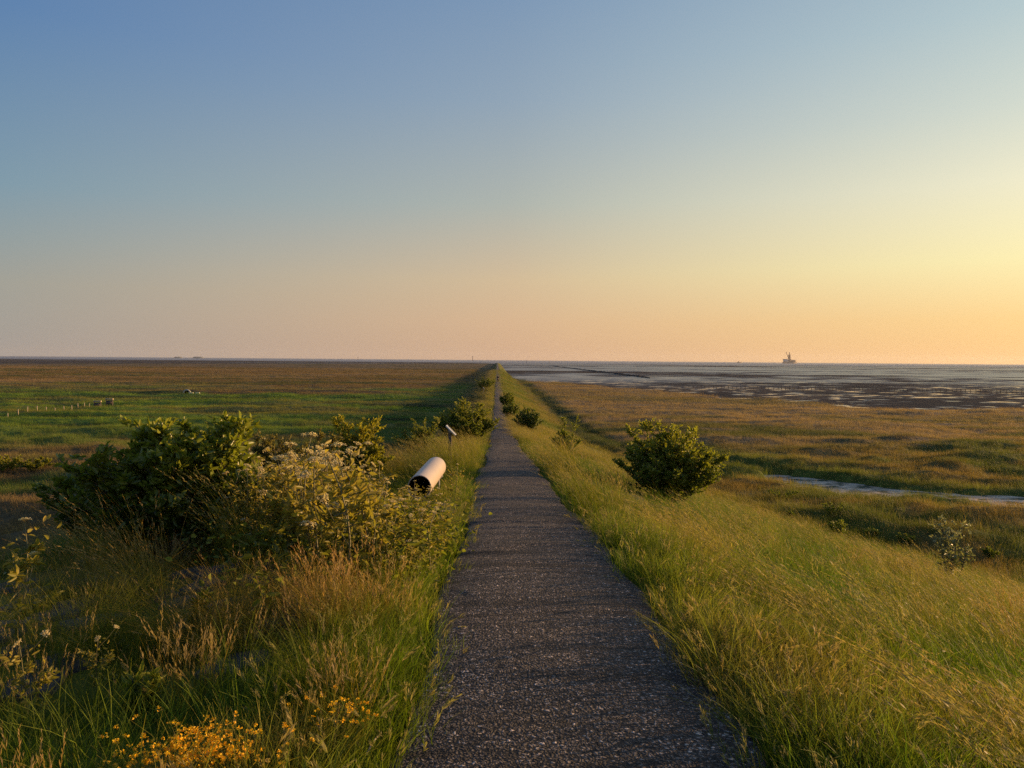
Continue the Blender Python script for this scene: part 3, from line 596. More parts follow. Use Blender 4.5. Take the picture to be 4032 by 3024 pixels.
def shrub(name, label, cat, base, h, rx, ry, stems, twigs, leaves, leaf=(.07, .035), mat=None, seed=1, lean=(0, 0), group=None, shape='round', young=.55, spire=0, twigmat=None, part='foliage'):
    r = np.random.default_rng(seed); root = empty(name, base); tag(root, label, cat, group); twigs = int(twigs * 1.25); leaves = int(leaves * 1.3)
    sb = MB(); LP, LD, LV = [], [], []
    for s_ in range(stems):
        a = r.random() * 2 * PI; q = math.sqrt(r.random()); tip = np.array([rx * q * math.cos(a) + lean[0], ry * q * math.sin(a) + lean[1], 0])
        if shape == 'round': tip[2] = h * (math.sqrt(max(0, 1 - q * q)) * .58 + .4) * r.uniform(.72, 1.05)
        elif shape == 'flat': tip[2] = h * (.72 + .3 * r.random()) * (1 - .35 * q)
        else: tip[2] = h * (1 - .62 * q) * r.uniform(.72, 1.05)
        if s_ < spire: tip[2] = h * r.uniform(1.0, 1.1); tip[:2] *= .8
        b0 = np.array([tip[0] * .22 + r.normal(0, .03), tip[1] * .22 + r.normal(0, .03), -.05]); t = np.linspace(0, 1, 7)
        mid = b0 * .5 + tip * .5 + np.array([tip[0] * -.14, tip[1] * -.14, .06 * h]) + r.normal(0, .05 * h, 3)
        C = ((1 - t) ** 2)[:, None] * b0 + (2 * t * (1 - t))[:, None] * mid + (t ** 2)[:, None] * tip
        rad = max(.0035, .009 * h / 1.2); sb.tube(C, np.linspace(rad, rad * .3, 7), 5)
        for w_ in range(twigs):
            tt = r.uniform(.10, 1.0) ** .85; p = (1 - tt) ** 2 * b0 + 2 * tt * (1 - tt) * mid + tt ** 2 * tip
            d = tip - b0; d = d / np.linalg.norm(d); o = r.normal(0, 1, 3); o[2] = abs(o[2]) * .5 + .25; o /= np.linalg.norm(o)
            ln = h * r.uniform(.10, .24) * (1.15 - .55 * tt); e_ = d * .55 + o * .8; e_ /= np.linalg.norm(e_)
            if p[2] + e_[2] * ln < .02: continue
            sb.tube([p, p + e_ * ln * .5 + [0, 0, .01], p + e_ * ln], [rad * .4, rad * .3, rad * .15], 4, False)
            f = r.random(leaves) ** .7; LP.append(p + e_ * (ln * f)[:, None] + r.normal(0, .012, (leaves, 3)))
            dd = r.normal(0, 1, (leaves, 3)); dd[:, 2] = dd[:, 2] * .5 + .1; LD.append(dd + e_ * .8)
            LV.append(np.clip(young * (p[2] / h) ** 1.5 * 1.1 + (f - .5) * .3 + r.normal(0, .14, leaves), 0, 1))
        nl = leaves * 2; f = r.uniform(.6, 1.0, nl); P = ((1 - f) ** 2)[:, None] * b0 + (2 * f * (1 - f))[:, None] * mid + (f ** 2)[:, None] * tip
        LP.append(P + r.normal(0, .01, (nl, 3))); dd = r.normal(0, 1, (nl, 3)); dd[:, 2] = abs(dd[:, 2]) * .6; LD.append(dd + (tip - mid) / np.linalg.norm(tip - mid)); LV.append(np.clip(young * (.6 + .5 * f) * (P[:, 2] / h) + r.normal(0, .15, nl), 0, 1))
    P = np.vstack(LP); D = np.vstack(LD); v_ = np.concatenate(LV); ok = P[:, 2] > .01; P, D, v_ = P[ok], D[ok], v_[ok]
    k_ = np.array([rx / np.percentile(np.abs(P[:, 0] - lean[0]), 98), ry / np.percentile(np.abs(P[:, 1] - lean[1]), 98), h / P[:, 2].max()]); k_[:2] = np.clip(k_[:2], .6, 1.6)
    P = P * k_; sb.V = [v__ * k_ for v__ in sb.V]
    n = len(P); V, Q = leaf_arrays(P, D, leaf[0] * r.uniform(.6, 1.25, n), leaf[1] * r.uniform(.65, 1.2, n), r, .15)
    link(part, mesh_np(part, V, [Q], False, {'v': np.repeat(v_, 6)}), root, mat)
    sb.build('stem', twigmat or M_TWIG, root)
    return root
def base_at(px, py):
    p = at(px, py); return (p[0], p[1], gz(p[0], p[1]))
SHG = None
def bush(name, label, cat, x0, x1, ytop, ybase, *args, cx=None, depth=.75, **kw):
    """size and place read from the picture: left, right, top and foot of the plant"""
    p = base_at(cx or (x0 + x1) / 2, ybase); f = p[1] / 750
    return shrub(name, label, cat, p, (ybase - ytop) * f, (x1 - x0) / 2 * f, (x1 - x0) / 2 * f * depth, *args, **kw)
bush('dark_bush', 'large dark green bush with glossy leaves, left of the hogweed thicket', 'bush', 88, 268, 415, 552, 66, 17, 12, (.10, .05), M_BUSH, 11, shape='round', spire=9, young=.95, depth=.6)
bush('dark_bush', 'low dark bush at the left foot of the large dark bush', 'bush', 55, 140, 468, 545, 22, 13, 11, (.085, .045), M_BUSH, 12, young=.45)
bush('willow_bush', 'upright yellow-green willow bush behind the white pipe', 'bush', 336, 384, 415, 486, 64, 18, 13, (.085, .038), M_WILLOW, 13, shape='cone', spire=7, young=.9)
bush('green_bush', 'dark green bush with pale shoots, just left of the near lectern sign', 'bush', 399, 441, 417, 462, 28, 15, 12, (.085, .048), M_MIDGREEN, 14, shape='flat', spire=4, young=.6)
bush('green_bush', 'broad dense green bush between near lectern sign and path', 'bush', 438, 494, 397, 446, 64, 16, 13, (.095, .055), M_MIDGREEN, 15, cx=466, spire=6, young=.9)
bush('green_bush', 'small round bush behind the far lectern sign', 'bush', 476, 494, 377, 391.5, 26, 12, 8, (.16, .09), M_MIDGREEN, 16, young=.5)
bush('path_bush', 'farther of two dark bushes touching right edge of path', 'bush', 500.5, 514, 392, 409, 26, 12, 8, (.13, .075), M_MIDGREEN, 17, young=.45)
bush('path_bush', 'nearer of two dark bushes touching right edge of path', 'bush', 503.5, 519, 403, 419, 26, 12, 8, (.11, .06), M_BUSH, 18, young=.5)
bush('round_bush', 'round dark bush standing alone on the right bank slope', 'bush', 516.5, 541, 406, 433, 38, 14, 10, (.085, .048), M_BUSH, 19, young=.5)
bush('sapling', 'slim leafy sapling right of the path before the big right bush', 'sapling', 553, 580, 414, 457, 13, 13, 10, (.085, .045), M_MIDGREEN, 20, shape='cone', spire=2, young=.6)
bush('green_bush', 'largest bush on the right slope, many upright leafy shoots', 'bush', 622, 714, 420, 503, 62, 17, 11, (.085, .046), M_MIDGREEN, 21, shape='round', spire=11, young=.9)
bush('silver_shrub', 'thin silvery shrub rising from the grass at far right', 'shrub', 928, 970, 518, 582, 9, 8, 6, (.085, .045), M_SILVER, 22, shape='cone', spire=3, young=.8)
for x0, x1, yt, yb, s_, lb in [(214, 250, 424, 520, 31, 'olive brown sapling against the right side of the large dark bush'), (246, 282, 432, 515, 32, 'second olive brown sapling right of the large dark bush'),
        (274, 312, 438, 510, 33, 'middle olive brown sapling rising behind the hogweed thicket'), (308, 338, 430, 500, 34, 'olive brown sapling just left of the willow bush')]:
    bush('sapling', lb, 'sapling', x0, x1, yt, yb, 24, 17, 11, (.07, .035), M_BROWNISH, s_, shape='cone', spire=3, young=.7, group='saplings behind the hogweed')
for x0, x1, yt, yb, s_, lb in [(-12, 30, 455, 472, 41, 'low yellowish bush on the marsh at the left edge'), (20, 52, 458, 471, 47, 'low yellowish bush on the marsh, second from the left edge')]:
    bush('marsh_bush', lb, 'bush', x0, x1, yt, yb, 18, 10, 7, (.14, .07), M_WILLOW, s_, young=.4, group='marsh bushes')
for x0, x1, yt, yb, s_, lb in [(780, 800, 508, 520, 51, 'small scrub clump on the right slope below the big right bush'), (858, 882, 525, 540, 52, 'small scrub clump between the lowest dark shrub and the silvery shrub'), (890, 918, 530, 547, 53, 'scrub clump just left of the silvery shrub at far right'), (978, 1004, 542, 560, 54, 'scrub clump right of the silvery shrub at far right'), (765, 802, 486, 500, 42, 'low dark shrub on the right slope below the creek'), (815, 852, 499, 516, 43, 'middle low dark shrub on the right slope'), (826, 854, 516, 538, 44, 'lowest dark shrub on the right slope, above the tall grass')]:
    bush('low_shrub', lb, 'shrub', x0 + 5, x1 - 5, yt + 4, yb, 11, 8, 6, (.08, .04), M_MIDGREEN, s_, shape='flat', young=.4, group='low shrubs on the right slope')
bush('leafy_herb', 'bright green leafy herb among the dry stalks at lower left', 'plant', 127, 166, 672, 720, 8, 8, 6, (.06, .02), M_MIDGREEN, 45, shape='cone', spire=2, young=.8)
bush('leafy_herb', 'small leafy herb in the dark gap left of the tall grass clump', 'plant', 190, 210, 594, 640, 7, 7, 5, (.06, .022), M_BUSH, 46, shape='cone', spire=2, young=.5)

# hogweed: stem, leaves and flat white flower heads
def hogweed(seed, h, dry=False):
    r = np.random.default_rng(seed); root = empty('hogweed', (0, 0, 0))
    st = MB(); t = np.linspace(0, 1, 6); top = np.array([r.normal(-.08, .08), r.normal(0, .08), h]); sway = r.normal(0, .04, 3) * [1, 1, 0]
    C = t[:, None] * top + (t * (1 - t))[:, None] * sway * 4; C[0, 2] = -.04; st.tube(C, np.linspace(.009, .004, 6), 5)
    heads = []
    nu = r.integers(1, 5)
    for k in range(nu):
        tt = r.uniform(.3, .95) if k else 1.0; p = top * tt + sway * 4 * tt * (1 - tt)
        if k:
            a = r.random() * 2 * PI; ln = r.uniform(.14, .34); e_ = p + np.array([math.cos(a) * ln * .8, math.sin(a) * ln * .8, ln * .75])
            st.tube([p, (p + e_) / 2 + [0, 0, -.02], e_], [.004, .0035, .003], 4, False)
        else: e_ = p
        heads.append((e_, r.uniform(.028, .056)))
    P, D = [], []
    for k in range(6):   # divided leaves, many toothed leaflets each
        tt = r.uniform(.05, .78); p = top * tt; a = r.random() * 2 * PI; ln = r.uniform(.18, .38) * (1.15 - .6 * tt); e_ = np.array([math.cos(a), math.sin(a), .45]); e_ /= np.linalg.norm(e_)
        st.tube([p, p + e_ * ln * .6, p + e_ * ln + [0, 0, -.06 * ln]], [.004, .003, .002], 4, False)
        sd_ = np.cross(e_, [0, 0, 1])
        for f in np.linspace(.35, 1, 6):
            for s_ in (-1, 1):
                P += [p + e_ * ln * f + r.normal(0, .01, 3)] * 2; dd = e_ * .5 + sd_ * s_ * (1.1 - .6 * f); D += [dd + r.normal(0, .25, 3), dd + r.normal(0, .45, 3) + [0, 0, -.2]]
    for k in range(54):  # stem leaves and bracts
        tt = r.uniform(.08, .97); a = r.random() * 2 * PI; P.append(top * tt + r.normal(0, .11, 3) * [1, 1, .5]); D.append([math.cos(a), math.sin(a), r.normal(.2, .4)])
    P, D = np.array(P), np.array(D); n = len(P)
    V, Q = leaf_arrays(P, D, r.uniform(.045, .1, n), r.uniform(.018, .04, n), r, .05)
    st.build('stem', M_STEM, root)
    link('foliage', mesh_np('foliage', V, [Q], False, {'v': np.repeat(np.clip(P[:, 2] / h * .8 + r.normal(0, .2, n), 0, 1), 6)}), root, M_HERB)
    for (e_, rad) in heads:
        m = 70; rr = rad * np.sqrt(r.random(m)); a = r.random(m) * 2 * PI; cl = r.integers(0, 12, m); ca = cl * 2.39996; cr_ = rad * np.sqrt((cl + .5) / 12)
        X = np.stack([cr_ * np.cos(ca) + rr * .22 * np.cos(a), cr_ * np.sin(ca) + rr * .22 * np.sin(a), 0 * a], -1); X[:, 2] = .035 - 6 * (X[:, 0] ** 2 + X[:, 1] ** 2) + r.normal(0, .003, m)
        Dn = r.normal(0, 1, (m, 3)); Dn[:, 2] *= .3; V, Q = leaf_arrays(X, Dn, np.full(m, .014), np.full(m, .012), r, .5)
        rays = MB()
        for k in range(12):
            q = rad * math.sqrt((k + .5) / 12); a_ = k * 2.39996; rays.tube([[0, 0, 0], [q * math.cos(a_) * .55, q * math.sin(a_) * .55, .022], [q * math.cos(a_), q * math.sin(a_), .034 - 6 * q * q]], [.0015] * 3, 3, False)
        fm = np.vstack(rays.V); Qr = np.vstack(rays.F[4]); V2 = np.vstack([V, fm]); Q2 = np.vstack([Q, Qr + len(V)])
        fl = link('flower_head', mesh_np('flower_head', V2, [Q2], False, {'v': np.concatenate([np.clip(np.repeat(r.normal(.6, .3, m), 6), 0, 1), np.zeros(len(fm))])}), root, M_UMBEL, e_)
        fl.rotation_euler = (r.normal(0, .25), r.normal(0, .25), 0)
    return root
HH = (1.05, 1.2, .95, 1.1, 1.3, .85, 1.0)
HG = [hogweed(200 + k, h_) for k, h_ in enumerate(HH)]
spots = []
tries = 0
while len(spots) < 165 and tries < 9000:
    tries += 1; y_ = rng.uniform(6.1, 14.2) if tries % 2 else rng.uniform(6.0, 8.6); x_ = rng.uniform(-5.6, -.80)
    xl = np.interp(y_, [6.1, 7.3, 8.5, 10.5, 14.2], [-1.7, -2.5, -3.5, -4.7, -5.4]); xr = np.interp(y_, [6.2, 8.2, 10.0, 11.2, 14.2], [-.86, -.88, -1.2, -2.1, -2.4])
    if xl < x_ < xr and all((x_ - q[0]) ** 2 + (y_ - q[1]) ** 2 > .04 for q in spots): spots.append((x_, y_))
for k, (x_, y_) in enumerate(spots):
    o = HG[k % 7] if k < 7 else copy_tree(HG[k % 7])
    o.location = (x_, y_, gz(x_, y_)); o.rotation_euler = (rng.normal(0, .1), rng.normal(-.06, .1), rng.uniform(-PI, PI)); 
    pg = pix(o.location); top = np.interp(pg[0], [180, 215, 300, 340, 368, 385, 398, 420, 440, 470], [500, 474, 452, 456, 466, 490, 508, 511, 511, 522]) + abs(rng.normal(0, 13))
    top = top - (rng.uniform(8, 22) if k % 9 == 0 and pg[0] < 385 else 0)
    s_ = float(np.clip((pg[1] - top) * y_ / 750 / HH[k % 7], .42, 1.25)); o.scale = (s_ * 1.05 if s_ > .6 else s_ * 1.3, s_ * 1.05 if s_ > .6 else s_ * 1.3, s_)
    tag(o, 'white-flowered hogweed plant in the dense thicket left of the path', 'hogweed', 'hogweed thicket left of the path')
for px, py, s_, lb in [(12, 640, .95, 'lone hogweed with yellowish heads at the left edge of the picture'), (75, 520, .8, 'pale hogweed in shade, left below the large dark bush'), (30, 735, .5, 'small faded hogweed at the lower left corner'), (100, 700, .38, 'tiny faded hogweed among dry stalks at lower left'), (455, 500, .55, 'small hogweed standing just below the mouth of the white pipe')]:
    o = copy_tree(HG[int(px) % 7]); p = base_at(px, py); o.location = p; o.scale = (s_,) * 3; o.rotation_euler = (0, 0, px); tag(o, lb, 'hogweed', 'scattered hogweed')

# leafy undergrowth inside the thicket
uc = bpy.data.collections.new('undergrowth_tufts')
for k in range(3):
    r = np.random.default_rng(300 + k); n = 60; P = np.stack([r.normal(0, .16, n), r.normal(0, .16, n), r.uniform(.02, .38, n)], -1); D = r.normal(0, 1, (n, 3)); D[:, 2] *= .4
    V, Q = leaf_arrays(P, D, r.uniform(.04, .08, n), r.uniform(.018, .035, n), r, .1); C = np.stack([np.repeat(P[:, 2] * 1.6, 6), np.zeros(6 * n), np.repeat(r.random(n), 6)], -1)
    me = mesh_np('undergrowth', V, [Q], False, {'bc': C}); me.materials.append(M_GRASS); uc.objects.link(bpy.data.objects.new('undergrowth_tuft', me))
ux, uy = [], []
for (x_, y_) in spots:
    ux += list(x_ + rng.normal(0, .3, 2)); uy += list(y_ + rng.normal(0, .3, 2))
ux, uy = np.array(ux), np.array(uy); m = (ux < -.95) & ~((ux > -2.2) & (uy > 8.8)); ux, uy = ux[m], uy[m]; n_ = len(ux)
scatter('undergrowth', 'leafy green undergrowth at the foot of the hogweed', 'undergrowth', uc, np.stack([ux, uy, H(ux, uy)], -1), np.stack([0 * ux, 0 * ux, rng.uniform(-3, 3, n_)], -1), rng.uniform(.7, 1.3, n_)[:, None] * np.ones((1, 3)), rng.integers(0, 3, n_), np.array([.15, .16, .025]) * rng.uniform(.7, 1.4, (n_, 1)))

# yellow flowers
fc = bpy.data.collections.new('flower_tufts')
M_FL = leafy('yellow_flowers', (.95, .62, .016), (.9, .46, .01), trans=.3, attr='v')
for k in range(3):
    r = np.random.default_rng(400 + k); V_, Q_, v_ = [], [], []; o0 = 0
    n = 9; hd = np.stack([r.normal(0, .06, n), r.normal(0, .06, n), r.uniform(.12, .2, n)], -1)
    P = np.repeat(hd, 7, 0) + r.normal(0, .004, (n * 7, 3)); D = r.normal(0, 1, (n * 7, 3)); D[:, 2] = abs(D[:, 2]) * .5
    V, Q = leaf_arrays(P, D, r.uniform(.008, .012, n * 7), r.uniform(.007, .010, n * 7), r, 1.0)
    me = mesh_np('yellow_flowers', V, [Q], False, {'v': np.repeat(r.random(n * 7), 6)}); me.materials.append(M_FL); fc.objects.link(bpy.data.objects.new('flower_tuft', me))
fx, fy = [], []
for px, py, n_, s1, s2 in [(205, 754, 15, .10, .035), (178, 755, 11, .10, .035), (225, 750, 8, .07, .035), (160, 755, 5, .08, .03), (205, 740, 4, .09, .03), (310, 712, 2, .08, .04), (347, 710, 3, .03, .04)]:
    p = at(px, py + 36); fx += list(p[0] + rng.normal(0, s1, n_)); fy += list(p[1] + rng.normal(0, s2, n_))
fx, fy = np.array(fx), np.array(fy); n_ = len(fx)
scatter('yellow_flowers', 'patch of small orange-yellow wildflowers in the grass at lower left', 'flowers', fc, np.stack([fx, fy, H(fx, fy)], -1), np.stack([0 * fx, 0 * fx, rng.uniform(-3, 3, n_)], -1), rng.uniform(.8, 1.2, n_)[:, None] * np.ones((1, 3)), rng.integers(0, 3, n_), np.ones((n_, 3)))

# revetment stones
SP = []
for k in range(6):
    r = np.random.default_rng(500 + k); n = r.integers(5, 8); th = np.sort(r.random(n) * .5 + np.arange(n)) * 2 * PI / n; rr = r.uniform(.8, 1.1, n)
    lo = np.stack([rr * np.cos(th), rr * np.sin(th), -.35 + 0 * th], -1); hi = lo * [.97, .97, 0] + np.stack([0 * th, 0 * th, .16 + r.normal(0, .03, n)], -1); tp = hi * [.8, .8, 1] + [0, 0, .06]
    mb = MB(); i = np.arange(n); j = (i + 1) % n
    mb.add(np.vstack([lo, hi, tp]), [np.stack([i, j, j + n, i + n], -1), np.stack([i + n, j + n, j + 2 * n, i + 2 * n], -1), (np.arange(n) + 2 * n)[None]])
    SP.append(mesh_np('revetment_stone', np.vstack(mb.V), [np.vstack(f) for f in mb.F.values()]))
    SP[-1].materials.append(M_STONE)
for k, (x_, y_, s_) in enumerate(STONES_AT):
    o = link('revetment_stone', SP[k % 6]); o.location = (x_, y_, gz(x_, y_) + .02); e_ = .3
    nx, ny = (gz(x_ - e_, y_) - gz(x_ + e_, y_)) / (2 * e_), (gz(x_, y_ - e_) - gz(x_, y_ + e_)) / (2 * e_)
    o.rotation_euler = Vector((nx, ny, 1)).to_track_quat('Z', 'Y').to_euler(); o.rotation_euler.rotate_axis('Z', rng.uniform(0, 6)); o.scale = (s_ * rng.uniform(.95, 1.3), s_, s_ * .6)
    w_ = ('left of the path at lower left', 'lying below the white pipe', 'right of the path before the big bush')[0 if k < 46 else 1 if k < 62 else 2]
    tag(o, 'dark flat revetment stone half hidden in grass ' + w_, 'stone', 'revetment stones ' + w_)

# straws on the path edge
for (a, b_, lb) in [((425, 699), (450, 684), 'broken dry straw lying across the left path edge'), ((366, 762), (381, 746), 'pale dry straw sticking up at the bottom edge')]:
    p, q = at(*a), at(*b_); q = q + np.array([0, 0, .06]); p = p + np.array([0, 0, .03]); mb = MB()
    mb.tube([p, p * .5 + q * .5 + [0, 0, .012], q], [.0045, .005, .004], 6); o = mb.build('straw', M_STRAW); tag(o, lb, 'straw', 'dry straws')

# ------------------------------------------------------------------ white pipe on posts
M_PIPE = plain('cream_paint', (.44, .37, .32), .4, noise=.05, nscale=3)
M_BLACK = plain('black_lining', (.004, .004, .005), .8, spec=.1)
M_POST = plain('pale_steel', (.35, .33, .31), .5)
near = at(419.5, 487, 12.3); far = at(436, 471, 14.5); far[2] = near[2] + .02
ctr = near * .5 + far * .5; gb = gz(ctr[0], ctr[1]); root = empty('viewing_pipe', (ctr[0], ctr[1], gb)); tag(root, 'short thick cream pipe, open dark end towards us, on posts left of path', 'pipe')
rp = .195; dv = far - near; Lp = np.linalg.norm(dv); dv /= Lp; n = 48
def ring(c, r_):
    A_ = np.cross(dv, [0, 0, 1]); A_ /= np.linalg.norm(A_); B_ = np.cross(dv, A_); th = np.arange(n) * 2 * PI / n
    return c + r_ * (np.cos(th)[:, None] * A_ + np.sin(th)[:, None] * B_)
off = np.array([ctr[0], ctr[1], gb]); i = np.arange(n); j = (i + 1) % n
def lathe(name, prof, mat):
    V = np.vstack([ring(near + dv * s_, r_) - off for s_, r_ in prof]); Q = np.vstack([np.stack([i + k * n, j + k * n, j + (k + 1) * n, i + (k + 1) * n], -1) for k in range(len(prof) - 1)])
    return link(name, mesh_np(name, V, [Q], True), root, mat)
lathe('barrel', [(.004, rp - .016), (-.004, rp - .012), (-.006, rp - .004), (0, rp), (.03, rp), (Lp * .5, rp + .002), (Lp - .03, rp), (Lp, rp - .004), (Lp + .004, rp - .012), (Lp - .004, rp - .016)], M_PIPE)
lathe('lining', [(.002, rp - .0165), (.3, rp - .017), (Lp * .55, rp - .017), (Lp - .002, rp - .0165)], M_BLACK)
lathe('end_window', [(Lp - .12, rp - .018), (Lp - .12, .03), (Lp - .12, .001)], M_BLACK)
for f in (.18, .8):
    for s_ in (-1, 1):
        c = near + dv * Lp * f; px_ = c[0] + s_ * .11; g_ = gz(px_, c[1]); mb = MB(); mb.tube([[px_ - off[0], c[1] - off[1], g_ - .15 - gb], [px_ - off[0], c[1] - off[1], c[2] - rp * .78 - gb]], .018, 10); mb.build('post', M_POST, root, True)
    mb = MB(); A_ = np.cross(dv, [0, 0, 1]); A_ /= np.linalg.norm(A_); B_ = np.cross(A_, dv); th = np.linspace(PI + .5, 2 * PI - .5, 14); c = near + dv * Lp * f - off
    mb.tube([c + (rp + .008) * (math.cos(a_) * A_ + math.sin(a_) * B_) for a_ in th], .012, 6); mb.build('cradle', M_POST, root, True)

# ------------------------------------------------------------------ lectern signs
M_PANEL = plain('pale_panel', (.34, .35, .35), .35, noise=.05)
M_FRAME = plain('white_frame', (.50, .50, .49), .4)
def lectern(x_, y_, h_, pw, pl, label, wood):
    g_ = gz(x_, y_); root = empty('lectern_sign', (x_, y_, g_)); tag(root, label, 'sign')
    mb = MB(); mb.box((0, 0, h_ / 2 - .2), (.09, .09, h_ + .36)); mb.build('post', wood, root, bevel=.008)
    c45 = math.cos(R(45)); rot = np.array([[c45, 0, c45], [0, 1, 0], [-c45, 0, c45]])
    mb = MB(); mb.box((0.02, 0, h_ + .02), (pl, pw, .018), rot); mb.build('panel', M_PANEL, root, bevel=.004)
    f = MB()
    for s_ in (-1, 1):
        f.box(np.array((.02, 0, h_ + .02)) + rot @ np.array([0, s_ * (pw / 2 + .0125), 0]), (pl + .05, .024, .034), rot); f.box(np.array((.02, 0, h_ + .02)) + rot @ np.array([s_ * (pl / 2 + .0125), 0, 0]), (.024, pw - .002, .034), rot)
    f.build('frame', M_FRAME, root, bevel=.004)
    mb = MB(); mb.box((0, 0, h_ - .02), (.12, .2, .02), rot); mb.build('bracket', M_POST, root)
    return root
p = at(450.0, 458, 19.5); lectern(p[0], 19.5, 1.02, .24, .30, 'lectern sign with slanted pale panel on dark post, left of the path near the pipe', M_WOOD)
p = at(483.6, 391.5, 140); lectern(p[0], 140, 1.2, .6, .42, 'small far lectern sign with white slanted top before a round bush', M_PALEWOOD)

# ------------------------------------------------------------------ person on the path
M_SKIN = plain('skin', (.42, .25, .17), .5); M_JACK = plain('dark_jacket', (.014, .014, .018), .8); M_TROU = plain('dark_trousers', (.012, .012, .014), .85); M_HAIR = plain('dark_hair', (.02, .014, .01), .6); M_SHOE = plain('dark_shoe', (.02, .02, .02), .6); M_HEM = plain('grey_hem', (.16, .155, .16), .8)
def skin_mesh(name, pts, edges, rad, parent, mat):
    me = bpy.data.meshes.new(name); me.from_pydata(pts, edges, []); o = link(name, me, parent, mat)
    s_ = o.modifiers.new('skin', 'SKIN'); s_.use_smooth_shade = True
    for v_, r_ in zip(me.skin_vertices[0].data, rad): v_.radius = (r_, r_) if not isinstance(r_, tuple) else r_
    me.skin_vertices[0].data[0].use_root = True; o.modifiers.new('sub', 'SUBSURF').levels = 1; o.modifiers['sub'].render_levels = 1
    return o
yp = 196.0; zp = float(crest(yp)) + .05; pr = empty('person', (-.12, yp, zp)); tag(pr, 'person in dark clothes walking away along the path in the distance', 'person')
sk = [((0, 0, .98), (.13, .1)), ((0, .01, 1.2), (.13, .095)), ((0, .0, 1.42), (.15, .09)), ((0, .01, 1.54), .055), ((0, .03, 1.62), .07), ((0, .03, 1.73), .082), ((0, .025, 1.82), .055)]
ed = [(0, 1), (1, 2), (2, 3), (3, 4), (4, 5), (5, 6)]
for s_ in (-1, 1):
    i0 = len(sk); dy = .2 * s_
    sk += [((s_ * .19, 0, 1.43), .055), ((s_ * .24, -dy * .4, 1.16), .042), ((s_ * .25, dy * .3 + .08, .92), .032), ((s_ * .25, dy * .35 + .11, .84), .026)]; ed += [(2, i0), (i0, i0 + 1), (i0 + 1, i0 + 2), (i0 + 2, i0 + 3)]
    for q in range(4):
        j0 = len(sk); sk += [((s_ * .25, dy * .35 + .085 + q * .018, .785 - .004 * abs(q - 1)), .009), ((s_ * .244, dy * .35 + .095 + q * .018, .74 - .006 * abs(q - 1)), .008)]; ed += [(i0 + 3, j0), (j0, j0 + 1)]
    j0 = len(sk); sk += [((s_ * .235, dy * .35 + .145, .83), .009), ((s_ * .225, dy * .35 + .155, .79), .008)]; ed += [(i0 + 2, j0), (j0, j0 + 1)]
    i0 = len(sk); sk += [((s_ * .09, 0, .9), .085), ((s_ * .1, dy * .6 + .03, .5), .058), ((s_ * .1, dy * 1.1 - .03, .1), .04), ((s_ * .11, dy * 1.1 + .02, .045), .035), ((s_ * .12, dy * 1.1 + .15, .03), .028)]; ed += [(0, i0), (i0, i0 + 1), (i0 + 1, i0 + 2), (i0 + 2, i0 + 3), (i0 + 3, i0 + 4)]
skin_mesh('body', [q[0] for q in sk], ed, [q[1] for q in sk], pr, M_SKIN)
jk = [((0, 0, 1.02), (.165, .125)), ((0, .01, 1.22), (.16, .12)), ((0, 0, 1.43), (.18, .115)), ((0, .01, 1.52), .075)]; je = [(0, 1), (1, 2), (2, 3)]
for s_ in (-1, 1):
    i0 = len(jk); dy = .2 * s_; jk += [((s_ * .2, 0, 1.44), .075), ((s_ * .245, -dy * .4, 1.16), .06), ((s_ * .25, dy * .3 + .07, .95), .05)]; je += [(2, i0), (i0, i0 + 1), (i0 + 1, i0 + 2)]
skin_mesh('jacket', [q[0] for q in jk], je, [((q[1][0] * 1.2, q[1][1] * 1.2) if isinstance(q[1], tuple) else q[1] * 1.2) for q in jk], pr, M_JACK)
tk = [((0, 0, .95), (.15, .12)), ((0, 0, .9), (.14, .11))]; te = [(0, 1)]
for s_ in (-1, 1):
    i0 = len(tk); dy = .2 * s_; tk += [((s_ * .095, 0, .82), .105), ((s_ * .105, dy * .6 + .03, .5), .078), ((s_ * .105, dy * 1.1 - .03, .12), .065)]; te += [(1, i0), (i0, i0 + 1), (i0 + 1, i0 + 2)]
skin_mesh('trousers', [q[0] for q in tk], te, [(q[1] if isinstance(q[1], tuple) else q[1] * 1.35) for q in tk], pr, M_TROU)
skin_mesh('hair', [(0, .0, 1.70), (0, .0, 1.79), (0, .03, 1.85)], [(0, 1), (1, 2)], [.075, .09, .06], pr, M_HAIR)
for s_ in (-1, 1):
    dy = .2 * s_; mb = MB(); mb.tube([[s_ * .11, dy * 1.1 - .07, .05], [s_ * .112, dy * 1.1 + .02, .05], [s_ * .12, dy * 1.1 + .12, .04], [s_ * .122, dy * 1.1 + .19, .03]], [.04, .048, .043, .022], 8); mb.build('shoe', M_SHOE, pr, True)
for me in ('eye',):
    for s_ in (-1, 1):
        mb = MB(); mb.tube([[s_ * .03, .105, 1.735], [s_ * .03, .116, 1.735]], .01, 6); mb.build('eye', M_BLACK, pr)

